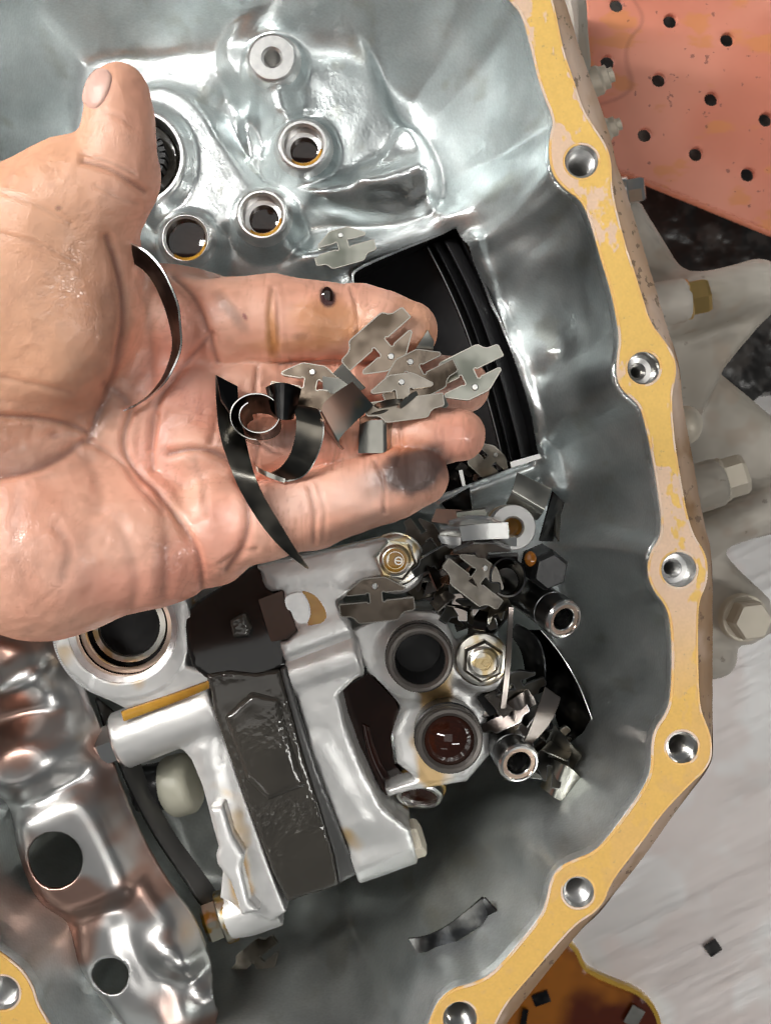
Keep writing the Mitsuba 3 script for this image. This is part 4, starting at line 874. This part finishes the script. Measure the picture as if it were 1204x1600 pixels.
tint(blob(360, 485, 34, 9, 50, .7), dark, .45); tint(blob(383, 495, 6, 3, 60, .5), (.2, .03, .03), .8); tint(blob(92, 325, 5, 4, 0, .5), (.25, .10, .06), .7); tint(blob(85, 680, 8, 6, 0, .6), (.35, .15, .1), .6)
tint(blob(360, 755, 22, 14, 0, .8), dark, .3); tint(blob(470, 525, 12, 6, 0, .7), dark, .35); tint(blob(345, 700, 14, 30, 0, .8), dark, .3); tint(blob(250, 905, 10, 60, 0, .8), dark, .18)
amber = (.50, .20, .045)
tint(blob(515, 505, 52, 34, 4, .5), amber, .62); tint(blob(424, 515, 9, 40, -4, .6), amber, .7); tint(blob(655, 505, 26, 50, -20, .8), amber, .55); tint(blob(595, 690, 60, 14, 0, .7), (.55, .16, .05), .6); tint(blob(455, 540, 60, 10, 0, .7), amber, .35)
tint(blob(511, 463, 11, 16, -15, .25), (.035, .008, .012), .97)
tint(blob(640, 505, 40, 30, -20, .5), (.75, .5, .42), .25)
CC = np.clip(C, .004, .9)
lab('hand', "person's bare oil stained left hand held palm up with steel fragments on its fingers", 'hand')
add('hand__skin', TM(V, H.faces), 'skin', color=CC)
# thumb nail: a plate laid on the outer side of the thumb tip
from scipy.interpolate import LinearNDInterpolator
NC, NA, NL, NW = (152, 138), math.radians(-66), 35, 20
loc = (np.hypot(hx - NC[0], hy - NC[1]) < 60) & (nrm[:, 2] > .05) & (V[:, 2] > .05)
li = LinearNDInterpolator(np.c_[hx, hy][loc], V[loc]); ln = LinearNDInterpolator(np.c_[hx, hy][loc], nrm[loc])
rad, th = np.linspace(0, 1, 14), np.arange(48) * 2 * np.pi / 48
cu, cv = np.sign(np.cos(th)) * np.abs(np.cos(th)) ** .8, np.sign(np.sin(th)) * np.abs(np.sin(th)) ** .8
q = np.vstack([np.c_[cu * r * NL, cv * r * NW] for r in rad]); qx = NC[0] + q[:, 0] * math.cos(NA) - q[:, 1] * math.sin(NA); qy = NC[1] + q[:, 0] * math.sin(NA) + q[:, 1] * math.cos(NA)
vv_, nn_ = li(qx, qy), ln(qx, qy); good = np.isfinite(vv_).all(1)
if not good.all():
    t_ = cKDTree(np.c_[hx, hy][loc]); k_ = t_.query(np.c_[qx, qy][~good])[1]; vv_[~good] = V[loc][k_]; nn_[~good] = nrm[loc][k_]
hgt = np.repeat(.0007 * (1 - rad ** 6) - .0005 * ss(.9, 1, rad), 48)
vv_ = vv_ + nn_ * hgt[:, None]
ff_ = [[a * 48 + b, a * 48 + (b + 1) % 48, (a + 1) * 48 + (b + 1) % 48] for a in range(13) for b in range(48)] + [[a * 48 + b, (a + 1) * 48 + (b + 1) % 48, (a + 1) * 48 + b] for a in range(13) for b in range(48)]
add('hand__thumb_nail', TM(vv_, ff_), 'nail', smooth=True)
# drop of dark oil on the index finger
i0 = np.argmin((hx - 511) ** 2 + (hy - 463) ** 2 - 1e9 * (V[:, 2] > .04)); c = V[i0]
add('hand__oil_drop', nets(lambda p: ell(p, c, (.0016, .0026, .0004)), c - .004, c + .004, .0002), 'oil', smooth=True)
# ---------------------------------------------------------------- fragments of the broken push belt
EL = [(-12,-.2),(-12,-3.6),(-11.4,-4.2),(-8.7,-4.5),(-7.6,-5.2),(-6.6,-6.6),(-5.6,-6.9),(5.6,-6.9),(6.6,-6.6),(7.6,-5.2),(8.7,-4.5),(11.4,-4.2),(12,-3.6),(12,-.2),(11.6,0),(3.0,0),(2.6,-.5),(2.1,-.3),(2.1,2.4),(2.6,2.7),(3.1,2.3),(8.8,2.3),(9.5,2.7),(9.4,3.5),(4.2,7.0),(3.2,7.4),(-3.2,7.4),(-4.2,7.0),(-9.4,3.5),(-9.5,2.7),(-8.8,2.3),(-3.1,2.3),(-2.6,2.7),(-2.1,2.4),(-2.1,-.3),(-2.6,-.5),(-3.0,0),(-11.6,0)]
ELP = Polygon(EL).buffer(-.2, join_style=1).buffer(.2, join_style=1)
mat('element_rim', (.50, .47, .42), .26, 1.0)  # brighter metal that paints a highlight along element edges
ELC = ELP.buffer(-.34); ELR = ELP.difference(ELP.buffer(-.33))
GE, GB = 'belt elements broken out of the push belt', 'torn steel band pieces'
def element(label, px, py, z, ang, m='element_steel', tilt=(0, 0), s=1.0, group=GE, pin=True):
    k = num('belt_element')
    M = trimesh.transformations.translation_matrix(P(px, py, z)) @ trimesh.transformations.rotation_matrix(math.radians(ang), [0, 0, 1]) @ trimesh.transformations.euler_matrix(math.radians(tilt[0]), math.radians(tilt[1]), 0) @ np.diag([s * .001, s * .001, s * .001, 1])
    b = prism(ELC, -.82, .82); b.apply_transform(M); scene[k + '__plate'] = mikit.ply(b, m, smooth=25)
    b = bevel_slab(ELR, 0, .85, .12, 2); b2 = b.copy(); b2.apply_transform(np.diag([1, 1, -1, 1])); b2.invert(); body = cat(b, b2); body.apply_transform(M)
    scene[k + '__rim'] = mikit.ply(body, 'element_pale' if m == 'element_pale' else 'element_rim' if m in ('element_steel', 'element_bronze', 'element_green') else 'dark_steel', smooth=25)
    if pin:
        q = lathe([(1.05, .7), (1.0, 1.25), (.8, 1.5), (1e-6, 1.5)], 20, (0, 4.7, 0)); q.apply_transform(M); scene[k + '__pin'] = mikit.ply(q, 'element_pale' if m != 'element_dark' else 'element_steel', smooth=25)
    lab(k, label, 'belt element', group); return k
def band(label, A, B, m='band_dark', t=.0004, n=40, group=GB, name='steel_band', edge=0):
    k = add(name, ribbon(A, B, t, n), m, smooth=30); lab(k, label, 'steel band', group)
    if edge:                                                        # bright strip painting a highlight along the band edge
        a, b = np.array(A, float), np.array(B, float); d = b - a; d /= np.maximum(np.linalg.norm(d[:, :2], axis=1, keepdims=True), 1e-6)
        e0 = a - d * .5; e1 = a + d * edge; e0[:, 2] = a[:, 2] + .0003; e1[:, 2] = a[:, 2] + .0003
        scene[k + '__edge'] = mikit.ply(ribbon([tuple(q) for q in e0], [tuple(q) for q in e1], t, n), 'steel', smooth=30)
    return k
# in the hand
element('long pinkish steel element leaning across the index fingertip', 594, 538, .0525, 221, 'element_bronze', tilt=(-5, 3), s=0.91)
element('steel element with a round pin lying in the middle of the fingertips', 651, 588, .0520, 27, 'element_bronze', tilt=(4, 4), s=0.89)
element('pale steel element closest to the middle fingertip, at the end of the row', 731, 584, .0465, 206, 'element_green', tilt=(3, 4), s=0.9)
element('steel element with a pin lying below the middle of the fingertip heap', 630, 622, .0545, 8, 'element_steel', tilt=(-3, 4), s=0.88)
element('half dark steel element with a pin, nearest to the coiled bands', 484, 606, .0505, -10, 'element_bronze', tilt=(-7, -5), s=0.88)
element('steel element half hidden under the others on the middle finger', 640, 640, .0480, 24, 'element_green', tilt=(-8, 10), s=.85, pin=False)
band('dark square steel tab under the index fingertip', [(648,546,.0485),(668,516,.0495)], [(676,548,.0485),(678,534,.0495)], 'band_grey')
band('dark oblong strip lying across the heap of elements', [(535,568,.0535),(571,606,.0545)], [(520,584,.0535),(560,612,.0545)], 'band_dark')
band('light oblong strip under the rainbow tempered plate', [(504,588,.0515),(505,613,.051)], [(546,593,.053),(541,618,.053)], 'band_grey')
band('folded steel plate with rust and rainbow temper colours', [(550,597,.0575),(502,640,.060),(506,668,.0525)], [(583,634,.0575),(529,690,.0595),(536,702,.051)], 'band_tempered', .0006)
band('small square steel piece with one bright side resting on the ring finger', [(562,657,.0530),(597,656,.0540),(612,661,.0505)], [(560,708,.0525),(598,708,.0535),(613,700,.0500)], 'band_grey', .0005)
th = np.linspace(-.6, 8.2, 70)
band('black steel band coiled into a small ring between palm and fingers', [(402 + (44 - 2.2 * t) * math.cos(t + 2.2), 648 + (42 - 2 * t) * math.sin(t + 2.2) * .9, .0590) for t in th], [(409 + (36 - 1.6 * t) * math.cos(t + 2.2), 668 + (33 - 1.6 * t) * math.sin(t + 2.2) * .8, .0490) for t in th], 'band_dark', .0004, 120, edge=1.5)
band('black curved sheet leaning on the coiled ring', [(416,606,.0565),(440,598,.0605),(470,608,.0570)], [(424,640,.0575),(442,656,.0605),(458,654,.0570)], 'band_black')
band('broad olive black band curving down towards the little finger', [(497,640,.0560),(506,672,.0590),(496,712,.0580),(470,746,.0550),(445,752,.0535)], [(456,631,.0560),(463,665,.0590),(455,705,.0585),(433,734,.0555),(424,738,.0535)], 'band_dark', .0005, edge=1.2)
band('thin curled offcut between the broad band and the long strip', [(400,728,.0535),(420,738,.055),(446,748,.054)], [(402,736,.0535),(420,746,.055),(444,754,.054)], 'band_grey')
band('long black steel strip hanging over the edge of the hand', [(337,586,.0520),(340,655,.0550),(366,745,.0590),(418,832,.0585),(478,886,.0520)], [(369,603,.0520),(384,690,.0550),(404,758,.0600),(440,822,.0590),(482,888,.0520)], 'band_dark', .0005, 60)
band('upright black tab at the upper end of the long strip', [(338,587,.054),(345,625,.058)], [(371,604,.054),(374,668,.058)], 'band_black')
band('thin steel band bent in a wide arc across the palm', [(168,372,.0600),(225,390,.0640),(262,435,.0650),(281,490,.0625),(284,530,.0590),(268,582,.0545),(236,618,.0510),(193,642,.0500)], [(176,402,.0580),(220,418,.0600),(246,452,.0600),(262,494,.0570),(270,532,.0540),(259,580,.0512),(228,622,.0495),(205,636,.0490)], 'band_black', .0004, 80, edge=2.2)
for i, (x, y, a, l) in enumerate([(600,640,22,70),(612,636,30,60),(622,632,34,64),(590,646,16,60),(634,624,40,40),(606,628,12,44)]):
    c, s = math.cos(math.radians(a)) * l / 2, math.sin(math.radians(a)) * l / 2; zz = .0515 + .0009 * i
    band('crumpled thin steel shreds wedged between the elements and the ring finger', [(x - c, y + s, zz), (x, y - 3, zz + .002), (x + c, y - s, zz)], [(x - c + 2, y + s + 7, zz - .001), (x + 3, y + 5, zz + .001), (x + c + 3, y - s + 6, zz)], 'element_steel' if i % 2 else 'band_grey', group='crumpled shreds on the fingers')
# in the case
element('grey steel element lying on the case floor above the index finger', 537, 387, zfloor(537, 387) + .002, 15, 'element_green', tilt=(3, -2), s=.92)
element('dark steel element lying beside the oily bolt head', 588, 938, -.0205, 6, 'element_bronze', tilt=(4, -4), s=1.04)
element('large tilted steel element at the top of the fragment heap', 743, 905, -.0205, -38, 'element_steel', tilt=(-8, 8), s=.98)
element('pale steel element under the little fingertip, upper of the bright stack', 742, 826, -.0170, -2, 'element_pale', tilt=(58, 2), s=.95, pin=False)
element('pale steel element reaching onto the cream washer', 752, 838, -.0185, 1, 'element_pale', tilt=(30, -6), s=.95, pin=False)
element('brownish steel element lying below the bright stack', 752, 868, -.0205, 2, 'element_dark', tilt=(50, 0), s=1.0, pin=False)
element('dark steel element at the bottom below the pump', 402, 1500, zfloor(402, 1500) + .004, 222, 'element_steel', tilt=(14, 10), s=.9, pin=False)
element('oily steel element at the lower edge of the dark window', 762, 722, -.056, -42, 'element_steel', tilt=(10, 10), s=.8)
band('pale tab at the left end of the bright stack', [(682,795,-.021),(722,797,-.018)], [(674,815,-.021),(716,822,-.018)], 'element_pale', .0012)
band('bright curved steel tab on top of the bright stack', [(712,800,-.0150),(758,794,-.0150)], [(716,817,-.0165),(760,811,-.0165)], 'band_grey', .0012)
band('pale bar lying onto the cream washer', [(718,822,-.0140),(765,817,-.0130),(793,816,-.0130)], [(722,845,-.0150),(765,842,-.0135),(794,841,-.0135)], 'element_pale', .0012)
band('small white tab below the bright stack', [(684,836,-.019),(720,840,-.018)], [(690,848,-.020),(720,853,-.018)], 'element_pale', .0010)
band('bright bent sheet standing behind the cream washer', [(807,738,-.0200),(800,765,-.0190),(790,786,-.024)], [(861,764,-.0200),(850,795,-.0200),(838,812,-.026)], 'band_grey', .0006)
band('dark sheet below the tip of the little finger', [(690,786,-.020),(733,762,-.016)], [(700,802,-.024),(738,796,-.020)], 'band_black', .0006)
band('dark sheet standing on edge right of the cream washer', [(863,768,-.020),(842,845,-.024)], [(880,785,-.030),(862,846,-.034)], 'band_black', .0006)
band('second dark sheet against the case wall by the washer', [(866,782,-.026),(866,836,-.030)], [(876,782,-.028),(872,846,-.034)], 'band_dark', .0006)
th = np.linspace(-2.2, 3.4, 40)
band('wet black curl of band below the cream washer', [(793 + 27 * math.cos(t), 902 - 30 * math.sin(t), -.020) for t in th], [(790 + 20 * math.cos(t), 908 - 22 * math.sin(t), -.032) for t in th], 'band_black', .0006, 60)
band('long thin strip standing upright beside the marked bolt', [(794,948,-.014),(789,1030,-.018),(781,1106,-.026)], [(801,949,-.0145),(797,1030,-.019),(789,1106,-.027)], 'element_dark', .0006)
band('wide black band curving along the case wall', [(845,985,-.040),(882,1032,-.040),(912,1090,-.042),(931,1160,-.044),(922,1196,-.048)], [(800,985,-.052),(838,1040,-.052),(862,1105,-.054),(885,1165,-.055),(902,1208,-.056)], 'band_black', .0006, 60, edge=1.2)
band('black inner band behind the upright strip', [(805,975,-.036),(840,1000,-.036),(851,1040,-.038),(850,1080,-.042)], [(796,990,-.048),(815,1020,-.048),(822,1060,-.050),(825,1090,-.052)], 'band_black', .0006, 40)
band('brownish sheet leaning on the lower steel pipe', [(851,1073,-.022),(838,1110,-.024),(818,1158,-.026)], [(875,1090,-.023),(862,1122,-.026),(830,1160,-.030)], 'element_dark', .0006)
band('dark grey strip lying right of the lower steel pipe', [(866,1132,-.034),(886,1156,-.034),(908,1180,-.036)], [(852,1160,-.038),(872,1186,-.038),(892,1204,-.042)], 'band_dark', .0006)
band('curved grey piece of band below the lower steel pipe', [(862,1186,-.036),(884,1196,-.031),(906,1216,-.036)], [(844,1228,-.040),(866,1246,-.034),(888,1252,-.042)], 'band_grey', .0006)
ZA = zfloor(705, 1450) + .003
band('black arched band lying alone on the lower case floor', [(638,1466,ZA),(668,1461,ZA + .003),(704,1442,ZA + .005),(732,1420,ZA + .005),(754,1401,ZA + .003)], [(652,1488,ZA - .001),(684,1482,ZA + .001),(716,1468,ZA + .003),(744,1450,ZA + .003),(766,1432,ZA + .001)], 'band_black', .0006, 40)
band('black end piece beside the arched band', [(757,1402,ZA + .004),(792,1440,ZA + .004)], [(746,1416,ZA + .001),(776,1452,ZA + .001)], 'band_black', .0006)
band('tiny black scrap under the arched band', [(674,1487,ZA + .001),(696,1492,ZA + .001)], [(680,1496,ZA),(695,1503,ZA)], 'band_black', .0006)
band('bright steel bar at the corner of the dark window', [(796,722,-.046),(842,709,-.046)], [(798,731,-.046),(845,716,-.046)], 'element_pale', .0016)
band('thin pale sliver inside the dark window', [(716,735,-.055),(722,760,-.055)], [(722,734,-.055),(727,759,-.055)], 'element_pale', .0008)
mat('amber_dark', (.30, .10, .008), .1, 0.0, .6)
# amber stained black nut end by the wall
c = P(845, 882, -.028)
k = num('black_cap'); lab(k, 'black faceted cap with an amber oil drop below the washer', 'cap')
scene[k + '__body'] = mikit.ply(hexhead(PX(33, -.028), .012, c - [0, 0, .008], (.25, -.2, 1), .4, .2), 'pulley_black', smooth=22)
scene[k + '__oil_drop'] = mikit.ply(nets(lambda p: ell(p, P(828, 873, -.0240), (.0021, .0026, .0009)), P(828, 873, -.0240) - .005, P(828, 873, -.0240) + .005, .0005), 'amber_dark', smooth=True)
# the heap of small scraps
rng = np.random.default_rng(11)
def heap(poly, n, z0, z1, label, group, s0=26, s1=60):
    pg = Polygon(poly); i = 0
    while i < n:
        x, y = rng.uniform(pg.bounds[0], pg.bounds[2]), rng.uniform(pg.bounds[1], pg.bounds[3])
        if not pg.contains(Point(x, y)): continue
        i += 1; a = rng.uniform(0, 6.28); w, l = rng.uniform(s0, s1) * .5, rng.uniform(s0, s1)
        z = z0 + (z1 - z0) * i / n; m = ['band_black', 'band_dark', 'black_steel', 'element_dark', 'band_black', 'band_dark', 'tube_black'][i % 7]
        if i % 3 == 1:
            k = element(label, x, y, z, math.degrees(a), ['element_dark', 'band_dark', 'element_bronze', 'band_dark'][i // 3 % 4], (rng.uniform(-30, 30), rng.uniform(-30, 30)), s1 / 80, group, False); continue
        d1 = np.array([math.cos(a), math.sin(a)]) * l / 2; d2 = np.array([-math.sin(a), math.cos(a)]) * w / 2
        q = rng.uniform(-.004, .004, 2); c = rng.uniform(-.002, .004); o = np.array([x, y])
        A = [(*(o - d1 + d2), z + q[0] + q[1]), (*(o + d2), z + q[1] + c), (*(o + d1 * rng.uniform(.7, 1) + d2), z - q[0] + q[1])]
        B = [(*(o - d1 - d2), z + q[0] - q[1]), (*(o - d2), z - q[1] + c), (*(o + d1 - d2), z - q[0] - q[1])]
        k = add('steel_scrap', ribbon(A, B, .0006, 12), m, smooth=30); lab(k, label, 'scrap', group)
heap([(655,835),(700,845),(760,870),(790,920),(780,960),(755,975),(715,985),(700,950),(668,930),(660,880)], 46, -.046, -.024, 'small steel scrap in the heap between the oily bolt and the upper pipe', 'scraps in the upper heap')
heap([(765,1070),(800,1060),(840,1090),(850,1130),(880,1190),(850,1210),(830,1150),(790,1150),(760,1110)], 28, -.052, -.032, 'small steel scrap in the heap above the lower pipe', 'scraps in the lower heap')
heap([(690,720),(760,700),(800,735),(770,750),(710,770)], 7, -.068, -.058, 'small steel scrap lying inside the lower end of the dark window', 'scraps in the window', 16, 30)
